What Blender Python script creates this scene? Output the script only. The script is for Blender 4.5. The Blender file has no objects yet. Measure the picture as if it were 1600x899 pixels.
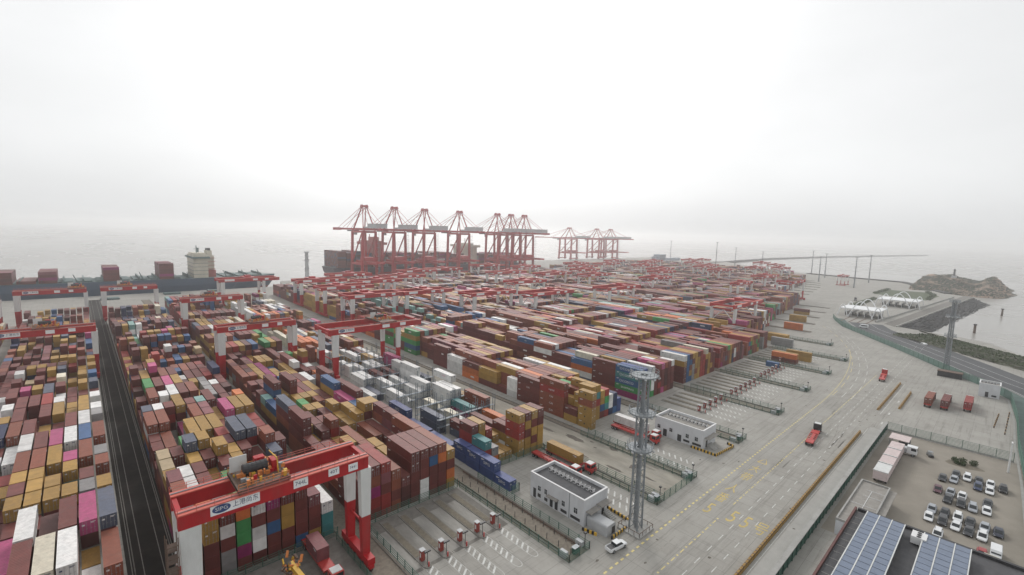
import bpy, math, random
from mathutils import Vector, Matrix
R = math.radians
rnd = random.Random(11)
S = bpy.context.scene
COL = S.collection
# ------------------------------------------------------------------ camera
CAMZ = 70.0
cam_d = bpy.data.cameras.new("camera"); cam = bpy.data.objects.new("camera", cam_d); COL.objects.link(cam)
cam_d.sensor_width = 36.0; cam_d.lens = 730.462 / 1600 * 36; cam_d.clip_start = 1.0; cam_d.clip_end = 40000
_ya, _pi, _ro = R(42.93658), R(6.6646), R(1.52574)
FW = Vector((math.sin(_ya)*math.cos(_pi), math.cos(_ya)*math.cos(_pi), -math.sin(_pi)))
_r = Vector((math.cos(_ya), -math.sin(_ya), 0)); _u = _r.cross(FW)
RT = _r*math.cos(_ro) + _u*math.sin(_ro); UP = _u*math.cos(_ro) - _r*math.sin(_ro)
cam.matrix_world = Matrix(((RT.x, UP.x, -FW.x, 0), (RT.y, UP.y, -FW.y, 0), (RT.z, UP.z, -FW.z, CAMZ), (0, 0, 0, 1)))
S.camera = cam
# ------------------------------------------------------------------ sky, sun, exposure
SUN_EL, SUN_AZ = 36.0, 38.0          # azimuth clockwise from +y
w = bpy.data.worlds.new("World"); S.world = w; w.use_nodes = True
nt = w.node_tree; nt.nodes.clear()
out = nt.nodes.new("ShaderNodeOutputWorld"); bg = nt.nodes.new("ShaderNodeBackground")
sky = nt.nodes.new("ShaderNodeTexSky"); sky.sky_type = 'NISHITA'; sky.sun_disc = False
sky.sun_elevation = R(SUN_EL); sky.sun_rotation = R(SUN_AZ); sky.dust_density = 6.0; sky.air_density = 1.0; sky.ozone_density = 1.0
hs = nt.nodes.new("ShaderNodeHueSaturation"); hs.inputs['Saturation'].default_value = 0.10; hs.inputs['Value'].default_value = 1.0
mx = nt.nodes.new("ShaderNodeMix"); mx.data_type = 'RGBA'; mx.inputs[0].default_value = 0.75
mx.inputs[7].default_value = (7.6, 7.72, 7.8, 1)      # the even white of a closed cloud deck
nt.links.new(sky.outputs[0], hs.inputs['Color']); nt.links.new(hs.outputs[0], mx.inputs[6])
wc = nt.nodes.new("ShaderNodeTexCoord"); wm = nt.nodes.new("ShaderNodeMapping"); wm.inputs['Scale'].default_value = (1.2, 1.2, 3.2); nt.links.new(wc.outputs['Generated'], wm.inputs[0])
wn = nt.nodes.new("ShaderNodeTexNoise"); wn.inputs['Scale'].default_value = 1.6; wn.inputs['Detail'].default_value = 5; nt.links.new(wm.outputs[0], wn.inputs['Vector'])
wr = nt.nodes.new("ShaderNodeMapRange"); wr.inputs[1].default_value = .3; wr.inputs[2].default_value = .7; wr.inputs[3].default_value = .93; wr.inputs[4].default_value = 1.05; nt.links.new(wn.outputs['Fac'], wr.inputs[0])
wv = nt.nodes.new("ShaderNodeVectorMath"); wv.operation = 'SCALE'; nt.links.new(mx.outputs[2], wv.inputs[0]); nt.links.new(wr.outputs[0], wv.inputs['Scale'])   # faint unevenness of the cloud deck
nt.links.new(wv.outputs[0], bg.inputs[0]); bg.inputs[1].default_value = 0.10
nt.links.new(bg.outputs[0], out.inputs[0])
sl = bpy.data.lights.new("sun", 'SUN'); sl.energy = 1.0; sl.angle = R(14); sl.color = (1, .965, .92)
so = bpy.data.objects.new("sun", sl); COL.objects.link(so)
_sd = Vector((math.sin(R(SUN_AZ))*math.cos(R(SUN_EL)), math.cos(R(SUN_AZ))*math.cos(R(SUN_EL)), math.sin(R(SUN_EL))))
so.rotation_euler = _sd.to_track_quat('Z', 'Y').to_euler(); so.location = (0, 0, 300)
S.view_settings.view_transform = 'Standard'; S.view_settings.look = 'None'
S.view_settings.exposure = 0.32; S.view_settings.gamma = 1.0; S.view_settings.use_curve_mapping = False
S.render.engine = 'CYCLES'; S.cycles.use_denoising = True; S.cycles.volume_bounces = 8; S.cycles.max_bounces = 8
HAZE = 0.00027
# ------------------------------------------------------------------ helpers
def frame(x, y):
    return x*(1+0.00025*max(0.0, y-100.0))
def proj(x, y, z):
    d = Vector((x, y, z-CAMZ)); c = d.dot(FW)
    if c <= 1: return None
    return 800+730.462*d.dot(RT)/c, 449.5-730.462*d.dot(UP)/c
class MB:
    def __init__(s): s.v = []; s.f = []; s.m = []; s.c = []
    def face(s, pts, m=0):
        n = len(s.v); s.v += [tuple(p) for p in pts]; s.f.append(tuple(range(n, n+len(pts)))); s.m.append(m)
    def box(s, x0, x1, y0, y1, z0, z1, m=0, bottom=True):
        n = len(s.v)
        s.v += [(x0,y0,z0),(x1,y0,z0),(x1,y1,z0),(x0,y1,z0),(x0,y0,z1),(x1,y0,z1),(x1,y1,z1),(x0,y1,z1)]
        fs = [(4,5,6,7),(0,1,5,4),(1,2,6,5),(2,3,7,6),(3,0,4,7)]
        if bottom: fs.append((3,2,1,0))
        s.f += [tuple(n+i for i in q) for q in fs]; s.m += [m]*len(fs)
    def beam(s, p, q, w, h, m=0, w2=None, h2=None):
        p, q = Vector(p), Vector(q); d = (q-p).normalized()
        up = Vector((0,0,1)) if abs(d.z) < .95 else Vector((0,1,0))
        a = d.cross(up).normalized(); b = a.cross(d).normalized(); n = len(s.v)
        for e, ww, hh in ((p, w, h), (q, w2 or w, h2 or h)):
            for i, j in ((-1,-1),(1,-1),(1,1),(-1,1)): s.v.append(tuple(e + a*(ww/2*i) + b*(hh/2*j)))
        fs = [(0,1,5,4),(1,2,6,5),(2,3,7,6),(3,0,4,7),(3,2,1,0),(4,5,6,7)]
        s.f += [tuple(n+i for i in f) for f in fs]; s.m += [m]*6
    def tube(s, p, q, r, r2=None, k=8, m=0):
        p, q = Vector(p), Vector(q); d = (q-p).normalized(); r2 = r if r2 is None else r2
        up = Vector((0,0,1)) if abs(d.z) < .95 else Vector((0,1,0))
        a = d.cross(up).normalized(); b = a.cross(d).normalized(); n = len(s.v)
        for e, rr in ((p, r), (q, r2)):
            for i in range(k):
                t = 2*math.pi*i/k; s.v.append(tuple(e + a*(rr*math.cos(t)) + b*(rr*math.sin(t))))
        for i in range(k):
            s.f.append((n+i, n+(i+1)%k, n+k+(i+1)%k, n+k+i)); s.m.append(m)
        s.f.append(tuple(n+k-1-i for i in range(k))); s.m.append(m)
        s.f.append(tuple(n+k+i for i in range(k))); s.m.append(m)
    def prism(s, poly, z0, z1, m=0, mside=None):
        k = len(poly); n = len(s.v)
        s.v += [(x, y, z0) for x, y in poly] + [(x, y, z1) for x, y in poly]
        s.f.append(tuple(n+k+i for i in range(k))); s.m.append(m)
        s.f.append(tuple(n+k-1-i for i in range(k))); s.m.append(m)
        for i in range(k):
            s.f.append((n+i, n+(i+1)%k, n+k+(i+1)%k, n+k+i)); s.m.append(m if mside is None else mside)
    def build(s, name, mats, parent=None, loc=None, smooth=False):
        me = bpy.data.meshes.new(name); me.from_pydata(s.v, [], s.f)
        mats = mats if isinstance(mats, (list, tuple)) else [mats]
        for m in mats: me.materials.append(m)
        if len(mats) > 1: me.polygons.foreach_set('material_index', s.m)
        if smooth: me.polygons.foreach_set('use_smooth', [True]*len(s.f))
        me.update()
        return link(name, me, parent, loc)
def link(name, data, parent=None, loc=None):
    o = bpy.data.objects.new(name, data); COL.objects.link(o)
    if parent is not None: o.parent = parent
    if loc is not None: o.location = loc
    return o
def tag(o, label, cat, group=None):
    o['label'] = label; o['category'] = cat
    if group: o['group'] = group
    return o
def struct(o): o['kind'] = 'structure'; return o
def stuff(o): o['kind'] = 'stuff'; return o
def empty(name, loc, rz=0.0):
    o = bpy.data.objects.new(name, None); COL.objects.link(o); o.location = loc; o.rotation_euler = (0, 0, rz)
    o.empty_display_size = .5; return o
def copy_tree(o, parent=None):
    c = o.copy(); COL.objects.link(c)
    if parent is not None: c.parent = parent
    for ch in list(o.children): copy_tree(ch, c)
    return c
ORD = ['first','second','third','fourth','fifth','sixth','seventh','eighth','ninth','tenth','eleventh','twelfth','thirteenth','fourteenth','fifteenth','sixteenth','seventeenth','eighteenth','nineteenth','twentieth','twenty-first','twenty-second','twenty-third','twenty-fourth','twenty-fifth','twenty-sixth','twenty-seventh']
_text = {}
def text(body, size, mat_, parent=None, loc=(0,0,0), rot=(0,0,0), name='lettering', align='CENTER', sx=1.0):
    k = (body, size, mat_.name, align)
    if k not in _text:
        c = bpy.data.curves.new(name, 'FONT'); c.body = body; c.size = size; c.align_x = align; c.align_y = 'CENTER'; c.extrude = 0.004; c.resolution_u = 2
        tmp = bpy.data.objects.new('tmp', c); COL.objects.link(tmp); bpy.context.view_layer.update()
        me = bpy.data.meshes.new_from_object(tmp.evaluated_get(bpy.context.evaluated_depsgraph_get())); me.name = name
        bpy.data.objects.remove(tmp); me.materials.clear(); me.materials.append(mat_); _text[k] = me
    o = link(name, _text[k], parent, loc); o.rotation_euler = rot; o.scale = (sx, 1, 1); return o
# ------------------------------------------------------------------ materials
def mat(name, rgb, rough=.6, var=.18, scale=1.2, metal=0.0, dirt=.0, bump=0.0, rand=0.0, stretch=None, spec=.4):
    m = bpy.data.materials.new(name); m.use_nodes = True; n = m.node_tree; b = n.nodes['Principled BSDF']
    b.inputs['Roughness'].default_value = rough; b.inputs['Metallic'].default_value = metal; b.inputs['Specular IOR Level'].default_value = spec
    tc = n.nodes.new('ShaderNodeTexCoord'); oi = n.nodes.new('ShaderNodeObjectInfo')
    ad = n.nodes.new('ShaderNodeVectorMath'); ad.operation = 'MULTIPLY_ADD'
    ad.inputs[1].default_value = stretch or (1,1,1)
    sc = n.nodes.new('ShaderNodeVectorMath'); sc.operation = 'SCALE'; sc.inputs[0].default_value = (37, 91, 53)
    n.links.new(oi.outputs['Random'], sc.inputs['Scale']); n.links.new(tc.outputs['Object'], ad.inputs[0]); n.links.new(sc.outputs[0], ad.inputs[2])
    nz = n.nodes.new('ShaderNodeTexNoise'); nz.inputs['Scale'].default_value = scale; nz.inputs['Detail'].default_value = 6; nz.inputs['Roughness'].default_value = .65
    n.links.new(ad.outputs[0], nz.inputs['Vector'])
    mr = n.nodes.new('ShaderNodeMapRange'); mr.inputs[1].default_value = .3; mr.inputs[2].default_value = .7
    mr.inputs[3].default_value = 1-var; mr.inputs[4].default_value = 1+var
    n.links.new(nz.outputs['Fac'], mr.inputs[0])
    val = mr.outputs[0]
    if rand:
        rr = n.nodes.new('ShaderNodeMapRange'); rr.inputs[3].default_value = 1-rand; rr.inputs[4].default_value = 1+rand
        n.links.new(oi.outputs['Random'], rr.inputs[0])
        mu = n.nodes.new('ShaderNodeMath'); mu.operation = 'MULTIPLY'; n.links.new(val, mu.inputs[0]); n.links.new(rr.outputs[0], mu.inputs[1]); val = mu.outputs[0]
    vm = n.nodes.new('ShaderNodeVectorMath'); vm.operation = 'SCALE'; vm.inputs[0].default_value = rgb
    n.links.new(val, vm.inputs['Scale']); colr = vm.outputs[0]
    if dirt:
        n2 = n.nodes.new('ShaderNodeTexNoise'); n2.inputs['Scale'].default_value = scale*.45; n2.inputs['Detail'].default_value = 8; n2.inputs['Roughness'].default_value = .7
        n.links.new(ad.outputs[0], n2.inputs['Vector'])
        m2 = n.nodes.new('ShaderNodeMapRange'); m2.inputs[1].default_value = .5; m2.inputs[2].default_value = .75; m2.inputs[4].default_value = dirt
        n.links.new(n2.outputs['Fac'], m2.inputs[0])
        mi = n.nodes.new('ShaderNodeMix'); mi.data_type = 'RGBA'; mi.inputs[7].default_value = (.10, .085, .07, 1)
        n.links.new(m2.outputs[0], mi.inputs[0]); n.links.new(colr, mi.inputs[6]); colr = mi.outputs[2]
    n.links.new(colr, b.inputs['Base Color'])
    if bump:
        bp = n.nodes.new('ShaderNodeBump'); bp.inputs['Strength'].default_value = bump; bp.inputs['Distance'].default_value = .15
        n.links.new(nz.outputs['Fac'], bp.inputs['Height']); n.links.new(bp.outputs[0], b.inputs['Normal'])
    return m
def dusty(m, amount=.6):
    """upward roof faces: sky light painted into the colour, plus sun-bleached, chalky paint"""
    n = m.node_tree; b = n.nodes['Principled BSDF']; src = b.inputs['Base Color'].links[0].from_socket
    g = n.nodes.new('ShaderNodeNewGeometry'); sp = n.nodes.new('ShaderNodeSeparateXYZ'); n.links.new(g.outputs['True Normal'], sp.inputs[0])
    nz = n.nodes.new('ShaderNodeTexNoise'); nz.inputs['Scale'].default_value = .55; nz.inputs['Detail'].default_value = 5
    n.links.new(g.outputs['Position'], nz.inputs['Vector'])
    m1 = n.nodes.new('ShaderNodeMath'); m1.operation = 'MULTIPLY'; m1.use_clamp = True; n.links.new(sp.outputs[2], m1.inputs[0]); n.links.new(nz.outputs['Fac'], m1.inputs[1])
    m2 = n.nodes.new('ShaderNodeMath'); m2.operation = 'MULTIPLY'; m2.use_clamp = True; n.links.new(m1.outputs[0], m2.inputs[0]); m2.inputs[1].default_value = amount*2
    mi = n.nodes.new('ShaderNodeMix'); mi.data_type = 'RGBA'; ch = n.nodes.new('ShaderNodeVectorMath'); ch.operation = 'MULTIPLY_ADD'; ch.inputs[1].default_value = (1.35, 1.3, 1.3); ch.inputs[2].default_value = (.055, .035, .030)  # paler tone puts sky light on the tops, besides dust and fading
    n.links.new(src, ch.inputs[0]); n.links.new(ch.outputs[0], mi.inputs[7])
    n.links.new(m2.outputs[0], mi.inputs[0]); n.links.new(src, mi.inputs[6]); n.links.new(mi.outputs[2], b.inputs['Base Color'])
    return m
CC = dict(m=(.150,.036,.031), r=(.25,.072,.040), R=(.30,.035,.03), y=(.38,.225,.05), c=(.66,.62,.50), w=(.74,.745,.73), b=(.035,.11,.25), n=(.02,.035,.09),
          g=(.09,.115,.165), p=(.45,.075,.20), M=(.26,.02,.12), G=(.05,.27,.08), t=(.05,.22,.23), o=(.55,.15,.04), e=(.26,.26,.26), T=(.22,.40,.37), a=(.42,.33,.20), P=(.20,.065,.075), d=(.085,.026,.024), s=(.04,.075,.22))
CN = dict(m='maroon', r='rust brown', R='red', y='ochre yellow', c='cream', w='white', b='blue', n='navy', g='slate blue', p='pink', M='magenta', G='green', t='teal', o='orange', e='grey', T='pale teal', a='tan', P='dusty pink', d='dark maroon', s='royal blue')
def rusty(m):
    n = m.node_tree; b = n.nodes['Principled BSDF']; src = b.inputs['Base Color'].links[0].from_socket
    g = n.nodes.new('ShaderNodeNewGeometry'); nz = n.nodes.new('ShaderNodeTexNoise'); nz.inputs['Scale'].default_value = 1.1; nz.inputs['Detail'].default_value = 8; nz.inputs['Roughness'].default_value = .75
    n.links.new(g.outputs['Position'], nz.inputs['Vector'])
    mr = n.nodes.new('ShaderNodeMapRange'); mr.inputs[1].default_value = .60; mr.inputs[2].default_value = .76; mr.inputs[4].default_value = .7; n.links.new(nz.outputs['Fac'], mr.inputs[0])
    mi = n.nodes.new('ShaderNodeMix'); mi.data_type = 'RGBA'; mi.inputs[7].default_value = (.085,.048,.034,1)
    n.links.new(mr.outputs[0], mi.inputs[0]); n.links.new(src, mi.inputs[6]); n.links.new(mi.outputs[2], b.inputs['Base Color']); return m
CC = {k: tuple(c*.80 for c in v) for k, v in CC.items()}
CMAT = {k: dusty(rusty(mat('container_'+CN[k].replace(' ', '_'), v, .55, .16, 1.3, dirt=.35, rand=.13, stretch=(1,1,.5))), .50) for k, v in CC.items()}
M_steel = mat('galvanised_steel', (.25,.27,.285), .45, .12, 2, metal=.3, dirt=.2)
M_dark = mat('dark_metal', (.035,.035,.038), .5, .2, 3)
M_red = mat('crane_red', (.38,.010,.015), .5, .14, .35, dirt=.42, stretch=(1,1,.4))
M_redlt = mat('walkway_red', (.55,.12,.09), .6, .12, .8, dirt=.2)
M_white = mat('crane_white', (.60,.61,.60), .5, .08, .5, dirt=.25, stretch=(1,1,.35))
M_orange = mat('machinery_orange', (.55,.19,.05), .55, .2, 2, dirt=.3)
M_yel = mat('safety_yellow', (.60,.36,.04), .55, .15, 1.5, dirt=.25)
M_blk = mat('black_paint', (.02,.02,.02), .5, .2, 2)
M_rub = mat('rubber', (.018,.018,.018), .85, .2, 4)
M_glass = mat('window_glass', (.02,.025,.03), .12, .1, 1, spec=.6)
M_wall = mat('white_render', (.56,.57,.59), .8, .07, .5, dirt=.22, stretch=(1,1,.4))
M_trim = mat('white_trim', (.66,.66,.66), .7, .05, 1)
M_roofd = mat('dark_roofing', (.085,.085,.09), .9, .18, .8, dirt=.2)
M_roofc = mat('concrete_roof', (.27,.255,.235), .9, .15, .7, dirt=.35)
M_conc = mat('kerb_concrete', (.33,.325,.31), .9, .14, .6, dirt=.3)
M_green = mat('fence_green', (.035,.10,.075), .7, .15, 1.2, dirt=.2)
M_greenp = mat('mesh_green', (.075,.16,.125), .8, .2, .8, dirt=.2)
M_road = mat('coastal_asphalt', (.085,.088,.094), .92, .14, .25, dirt=.12)
M_dlane = mat('lane_asphalt', (.015,.0135,.012), .95, .3, .25, dirt=.3)
M_ballast = mat('track_ballast', (.185,.16,.13), .95, .25, 1.2, dirt=.35, bump=.3)
M_bed = mat('trench_bed', (.17,.16,.145), .95, .25, .5, dirt=.45)
M_rack = mat('rack_steel', (.14,.17,.20), .55, .15, 2, dirt=.2)
M_wline = mat('white_road_paint', (.56,.56,.54), .8, .25, 2.5, dirt=.5)
M_yline = mat('yellow_road_paint', (.55,.41,.13), .8, .22, 1.8, dirt=.3)
M_dash = mat('pale_yellow_paint', (.60,.50,.22), .8, .22, 1.8, dirt=.25)
M_barr = mat('barrier_ochre', (.33,.20,.06), .85, .25, 2.2, dirt=.35)
M_rust = mat('rusty_steel', (.12,.08,.06), .7, .25, 2, dirt=.3)
M_ink = mat('sign_ink', (.03,.05,.11), .6, .05, 1)
M_logo = mat('white_lettering', (.62,.62,.62), .7, .08, 1)
M_logob = mat('blue_oval', (.03,.06,.17), .6, .05, 1)
M_panel = mat('solar_cell', (.13,.165,.235), .16, .10, .6, spec=.6)
M_soil = mat('planter_soil', (.165,.145,.112), .95, .25, 1.5, dirt=.3)
M_leaf = mat('shrub_leaf', (.045,.065,.025), .8, .35, 6)
M_scrub = mat('scrub_bank', (.085,.085,.062), .95, .45, .12, dirt=.4, bump=.6)
M_stone = mat('armour_stone', (.055,.055,.056), .95, .45, .25, dirt=.4, bump=.8)
M_hullb = mat('hull_blue', (.035,.07,.115), .5, .12, .05, dirt=.1)
M_hullr = mat('hull_dark', (.05,.04,.06), .5, .12, .05, dirt=.1)
M_boot = mat('hull_red', (.22,.04,.035), .6, .12, .1)
M_deckg = mat('ship_deck', (.09,.14,.14), .7, .2, .2)
M_cream = mat('superstructure_cream', (.54,.505,.42), .6, .12, .15, dirt=.25, stretch=(1,1,.3))
M_house = mat('superstructure_red', (.36,.10,.09), .6, .15, .1)
M_grey = mat('machinery_grey', (.40,.41,.42), .55, .1, .4)
M_lane = mat('worn_lane_paint', (.20,.19,.175), .9, .3, 2)
M_kerb = mat('dirty_kerb', (.19,.18,.165), .95, .25, 1, dirt=.3)
M_kiosk = mat('kiosk_red', (.26,.045,.035), .6, .2, 2, dirt=.3)
M_pad = mat('court_concrete', (.26,.25,.23), .92, .22, .5, dirt=.5, stretch=(1,.25,1))
M_text = mat('worn_yellow_lettering', (.50,.39,.15), .85, .25, 1.2, dirt=.3)
M_concw = mat('pale_concrete', (.36,.35,.33), .85, .1, .3, dirt=.15)
M_white2 = mat('canopy_white', (.75,.76,.77), .4, .04, .4)
M_truckred = mat('truck_red', (.42,.04,.035), .45, .12, 1.5, dirt=.2)
M_tarp = mat('trailer_tarpaulin', (.56,.47,.46), .8, .12, .9, dirt=.2)
# ------------------------------------------------------------------ ground, sea, haze
def ground_mat():
    m = mat('yard_concrete', (.342,.330,.304), .92, .12, .05, dirt=.0)
    n = m.node_tree; b = n.nodes['Principled BSDF']; src = b.inputs['Base Color'].links[0].from_socket
    g = n.nodes.new('ShaderNodeNewGeometry')
    def noise(sc, stretch, det=7, ro=.7):
        mp = n.nodes.new('ShaderNodeMapping'); mp.inputs['Scale'].default_value = stretch; n.links.new(g.outputs['Position'], mp.inputs[0])
        z = n.nodes.new('ShaderNodeTexNoise'); z.inputs['Scale'].default_value = sc; z.inputs['Detail'].default_value = det; z.inputs['Roughness'].default_value = ro
        n.links.new(mp.outputs[0], z.inputs['Vector']); return z.outputs['Fac']
    def over(col, fac, lo, hi, amt, rgb):
        r = n.nodes.new('ShaderNodeMapRange'); r.inputs[1].default_value = lo; r.inputs[2].default_value = hi; r.inputs[4].default_value = amt; n.links.new(fac, r.inputs[0])
        x = n.nodes.new('ShaderNodeMix'); x.data_type = 'RGBA'; x.inputs[7].default_value = (*rgb, 1)
        n.links.new(r.outputs[0], x.inputs[0]); n.links.new(col, x.inputs[6]); return x.outputs[2]
    c = over(src, noise(.10, (1,1,1)), .42, .75, .6, (.22,.205,.185))
    c = over(c, noise(.8, (.06,1,1)), .52, .70, .50, (.13,.12,.107))      # tyre wear along the road
    c = over(c, noise(.8, (1,.05,1)), .54, .72, .40, (.14,.13,.115))
    c = over(c, noise(.55, (1,1,1), 8, .8), .63, .71, .55, (.085,.076,.066)) # oil and water stains
    c = over(c, noise(.03, (1,1,1)), .5, .8, .35, (.41,.40,.37))
    br = n.nodes.new('ShaderNodeTexBrick'); br.offset = 0; br.inputs['Scale'].default_value = 1; br.inputs['Brick Width'].default_value = 6.0; br.inputs['Row Height'].default_value = 5.0
    br.inputs['Mortar Size'].default_value = .05; br.inputs['Color1'].default_value = (1,1,1,1); br.inputs['Color2'].default_value = (.88,.88,.87,1); br.inputs['Mortar'].default_value = (.52,.52,.52,1)
    n.links.new(g.outputs['Position'], br.inputs['Vector'])
    x = n.nodes.new('ShaderNodeMix'); x.data_type = 'RGBA'; x.blend_type = 'MULTIPLY'; x.inputs[0].default_value = .7
    n.links.new(c, x.inputs[6]); n.links.new(br.outputs['Color'], x.inputs[7]); n.links.new(x.outputs[2], b.inputs['Base Color'])
    return m
LAND = [(-700,-300),(-700,590),(176,590),(190,645),(700,645),(800,850),(1480,850),(1440,600),(1230,420),(1140,300),(1100,203),(1083,134),(1000,100),(905,62),(881,34),(504,62),(497,47),
        (490,24),(478,7),(440,-10),(400,-45),(360,-120),(330,-300)]
mb = MB(); mb.prism(LAND, -9, 0)
struct(mb.build('yard_ground', ground_mat()))
sm = bpy.data.materials.new('sea_water'); sm.use_nodes = True; n = sm.node_tree; b = n.nodes['Principled BSDF']
b.inputs['Base Color'].default_value = (.27,.258,.238,1); b.inputs['Roughness'].default_value = .22
g = n.nodes.new('ShaderNodeNewGeometry'); z1 = n.nodes.new('ShaderNodeTexNoise'); z1.inputs['Scale'].default_value = .16; z1.inputs['Detail'].default_value = 6
n.links.new(g.outputs['Position'], z1.inputs['Vector']); bp = n.nodes.new('ShaderNodeBump'); bp.inputs['Strength'].default_value = .02; bp.inputs['Distance'].default_value = .3
n.links.new(z1.outputs['Fac'], bp.inputs['Height']); n.links.new(bp.outputs[0], b.inputs['Normal'])
z2 = n.nodes.new('ShaderNodeTexNoise'); mp2 = n.nodes.new('ShaderNodeMapping'); mp2.inputs['Scale'].default_value = (.004,.0012,1); n.links.new(g.outputs['Position'], mp2.inputs[0]); n.links.new(mp2.outputs[0], z2.inputs['Vector']); z2.inputs['Scale'].default_value = 1.5; z2.inputs['Detail'].default_value = 6
cr2 = n.nodes.new('ShaderNodeMapRange'); cr2.inputs[1].default_value = .35; cr2.inputs[2].default_value = .65; cr2.inputs[3].default_value = .22; cr2.inputs[4].default_value = .29; n.links.new(z2.outputs['Fac'], cr2.inputs[0]); n.links.new(cr2.outputs[0], b.inputs['Roughness'])
mb = MB(); mb.face([(14000*math.cos(2*math.pi*i/64), 14000*math.sin(2*math.pi*i/64), -5) for i in range(64)])
struct(mb.build('sea', sm))
hm = bpy.data.materials.new('haze_air'); hm.use_nodes = True; n = hm.node_tree; n.nodes.remove(n.nodes['Principled BSDF'])
pv = n.nodes.new('ShaderNodeVolumePrincipled'); pv.inputs['Color'].default_value = (.995,.997,.999,1); pv.inputs['Density'].default_value = HAZE; pv.inputs['Anisotropy'].default_value = .76
n.links.new(pv.outputs[0], n.nodes['Material Output'].inputs['Volume'])
mb = MB(); mb.box(-14300, 14300, -14300, 14300, -10, 126)
hz = mb.build('haze', hm); stuff(hz)
def sheet(name, polys, m, z, parent=None):
    b_ = MB()
    for p in polys: b_.face([(x, y, z) for x, y in p])
    return b_.build(name, m, parent)
def rect(x0, x1, y0, y1): return [(x0,y0),(x1,y0),(x1,y1),(x0,y1)]
# ------------------------------------------------------------------ container stacks
CW, CH, CT = 2.56, 2.70, 2.72
CL = {'L': 12.85, 'S': 6.32}
TA='0,1,L,4,r 0,2,L,5,g 0,3,b,4,y 0,4,b,4,r 0,5,a,4,e 0,6,L,4,r 0,7,b,4,e 0,8,a,4,w 0,8,b,2,e 0,9,a,4,w 0,10,b,4,g 0,11,b,4,b 0,12,b,4,y 0,13,b,4,y 0,16,L,4,b 0,17,a,5,p 1,2,L,5,p 1,3,b,4,e 1,4,a,4,m 1,5,L,4,r 1,6,L,4,b 1,7,L,4,w 1,8,L,4,y 1,10,b,4,y 1,11,b,4,y 1,13,b,4,m 1,14,b,2,m 1,15,a,4,r 1,16,b,4,m 2,1,L,5,w 2,2,L,5,m 2,3,b,4,y 2,4,b,4,y 2,5,a,4,p 2,6,L,4,w 2,7,L,4,m 2,10,L,3,m 2,12,b,2,d 2,13,b,3,R 2,14,a,4,y 2,15,b,4,R 2,17,b,4,y 3,1,L,5,c 3,2,L,4,d 3,3,b,4,y 3,4,a,4,y 3,5,L,4,y 3,6,L,4,p 3,8,L,4,y 3,9,a,4,w 3,10,b,4,m 3,11,b,4,c 3,12,b,4,g 3,13,a,4,d 3,16,a,4,m 3,17,a,4,y 4,1,L,5,m 4,2,L,5,w 4,3,b,4,y 4,4,a,4,y 4,4,b,4,y 4,5,L,4,r 4,6,L,4,m 4,8,L,4,m 4,9,L,4,R 4,10,L,4,g 4,12,a,3,r 4,12,b,4,y 4,13,a,4,m 4,17,b,2,n 5,2,L,3,p 5,3,b,4,y 5,4,a,4,m 5,4,b,4,y 5,5,L,4,r 5,6,L,4,w 5,7,L,4,m 5,9,L,4,m 5,10,b,4,y 5,11,b,4,m 5,12,b,4,m 5,13,a,4,y 6,4,b,3,y 6,5,a,3,R 6,6,L,3,w 6,7,L,4,r 6,8,L,4,m 6,9,L,4,m 6,10,b,4,p 6,12,a,3,a 6,13,a,4,y 6,16,a,4,m 7,7,L,4,n 7,8,a,4,y 7,9,a,4,w 7,10,L,4,m 7,11,b,4,m 7,12,b,4,w 7,13,a,4,m'
TB='0,1,a,5,r 0,1,b,5,P 0,2,a,4,y 0,2,b,4,a 0,3,a,4,a 0,5,L,4,r 0,6,a,4,g 0,9,a,4,m 0,9,b,5,m 0,14,a,5,r 1,1,b,4,w 1,2,a,4,w 1,3,a,4,m 1,4,L,3,r 1,5,L,4,r 1,6,a,4,w 1,7,L,4,r 1,8,L,4,G 1,9,L,4,y 1,12,a,5,m 1,13,a,6,m 1,14,a,6,y 1,15,a,6,m 1,15,b,1,m 2,1,b,4,m 2,2,a,4,m 2,2,b,4,y 2,3,a,5,g 2,4,a,1,y 2,6,a,4,m 2,7,a,4,w 2,8,L,4,m 2,9,b,5,p 2,10,a,6,y 2,12,a,5,y 2,13,b,2,m 3,2,b,4,m 3,3,a,5,y 3,3,b,3,b 3,4,L,4,y 3,5,L,2,p 3,6,L,4,y 3,7,L,4,w 3,8,L,4,p 3,9,L,4,r 3,10,L,3,m 3,11,a,5,R 3,14,a,6,m 3,15,a,6,R 4,2,a,4,m 4,2,b,5,y 4,3,a,4,y 4,3,b,2,m 4,4,L,4,y 4,5,L,4,r 4,6,a,4,m 4,7,L,4,m 4,8,L,4,y 4,9,L,4,m 4,11,b,3,b 4,14,a,6,m 4,15,a,6,y 4,15,b,3,y 5,2,a,4,y 5,2,b,4,y 5,3,a,4,P 5,3,b,4,R 5,4,L,4,y 5,5,a,4,P 5,5,b,4,P 5,6,a,4,T 5,7,L,4,r 5,11,b,3,r 5,12,a,5,w 5,12,b,3,m 5,13,a,3,P 5,14,a,5,b 5,14,b,3,m 5,15,a,5,y 6,2,b,4,m 6,3,L,5,g 6,6,L,4,m 6,9,L,3,m 6,10,L,3,r 6,11,b,3,b 6,12,b,4,m 6,14,a,5,b 6,15,a,6,p 7,3,L,5,g 7,5,L,4,p 7,9,L,3,m 7,10,L,3,m 7,11,b,3,y 7,12,b,4,b 7,14,b,4,r 7,15,a,5,y 7,15,b,5,p 8,2,b,6,r 8,3,a,4,r 8,3,b,3,m 8,5,L,4,y 8,7,L,3,m 8,8,a,3,w 8,11,b,3,m 8,12,b,4,m 8,14,b,4,y 8,15,a,5,r 9,2,b,4,m 9,3,a,3,y 9,5,L,4,y 9,6,a,4,o 9,9,L,4,n 9,11,b,3,m 9,12,a,4,a 9,13,a,4,r 9,14,b,4,b 9,15,a,5,m'
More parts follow.
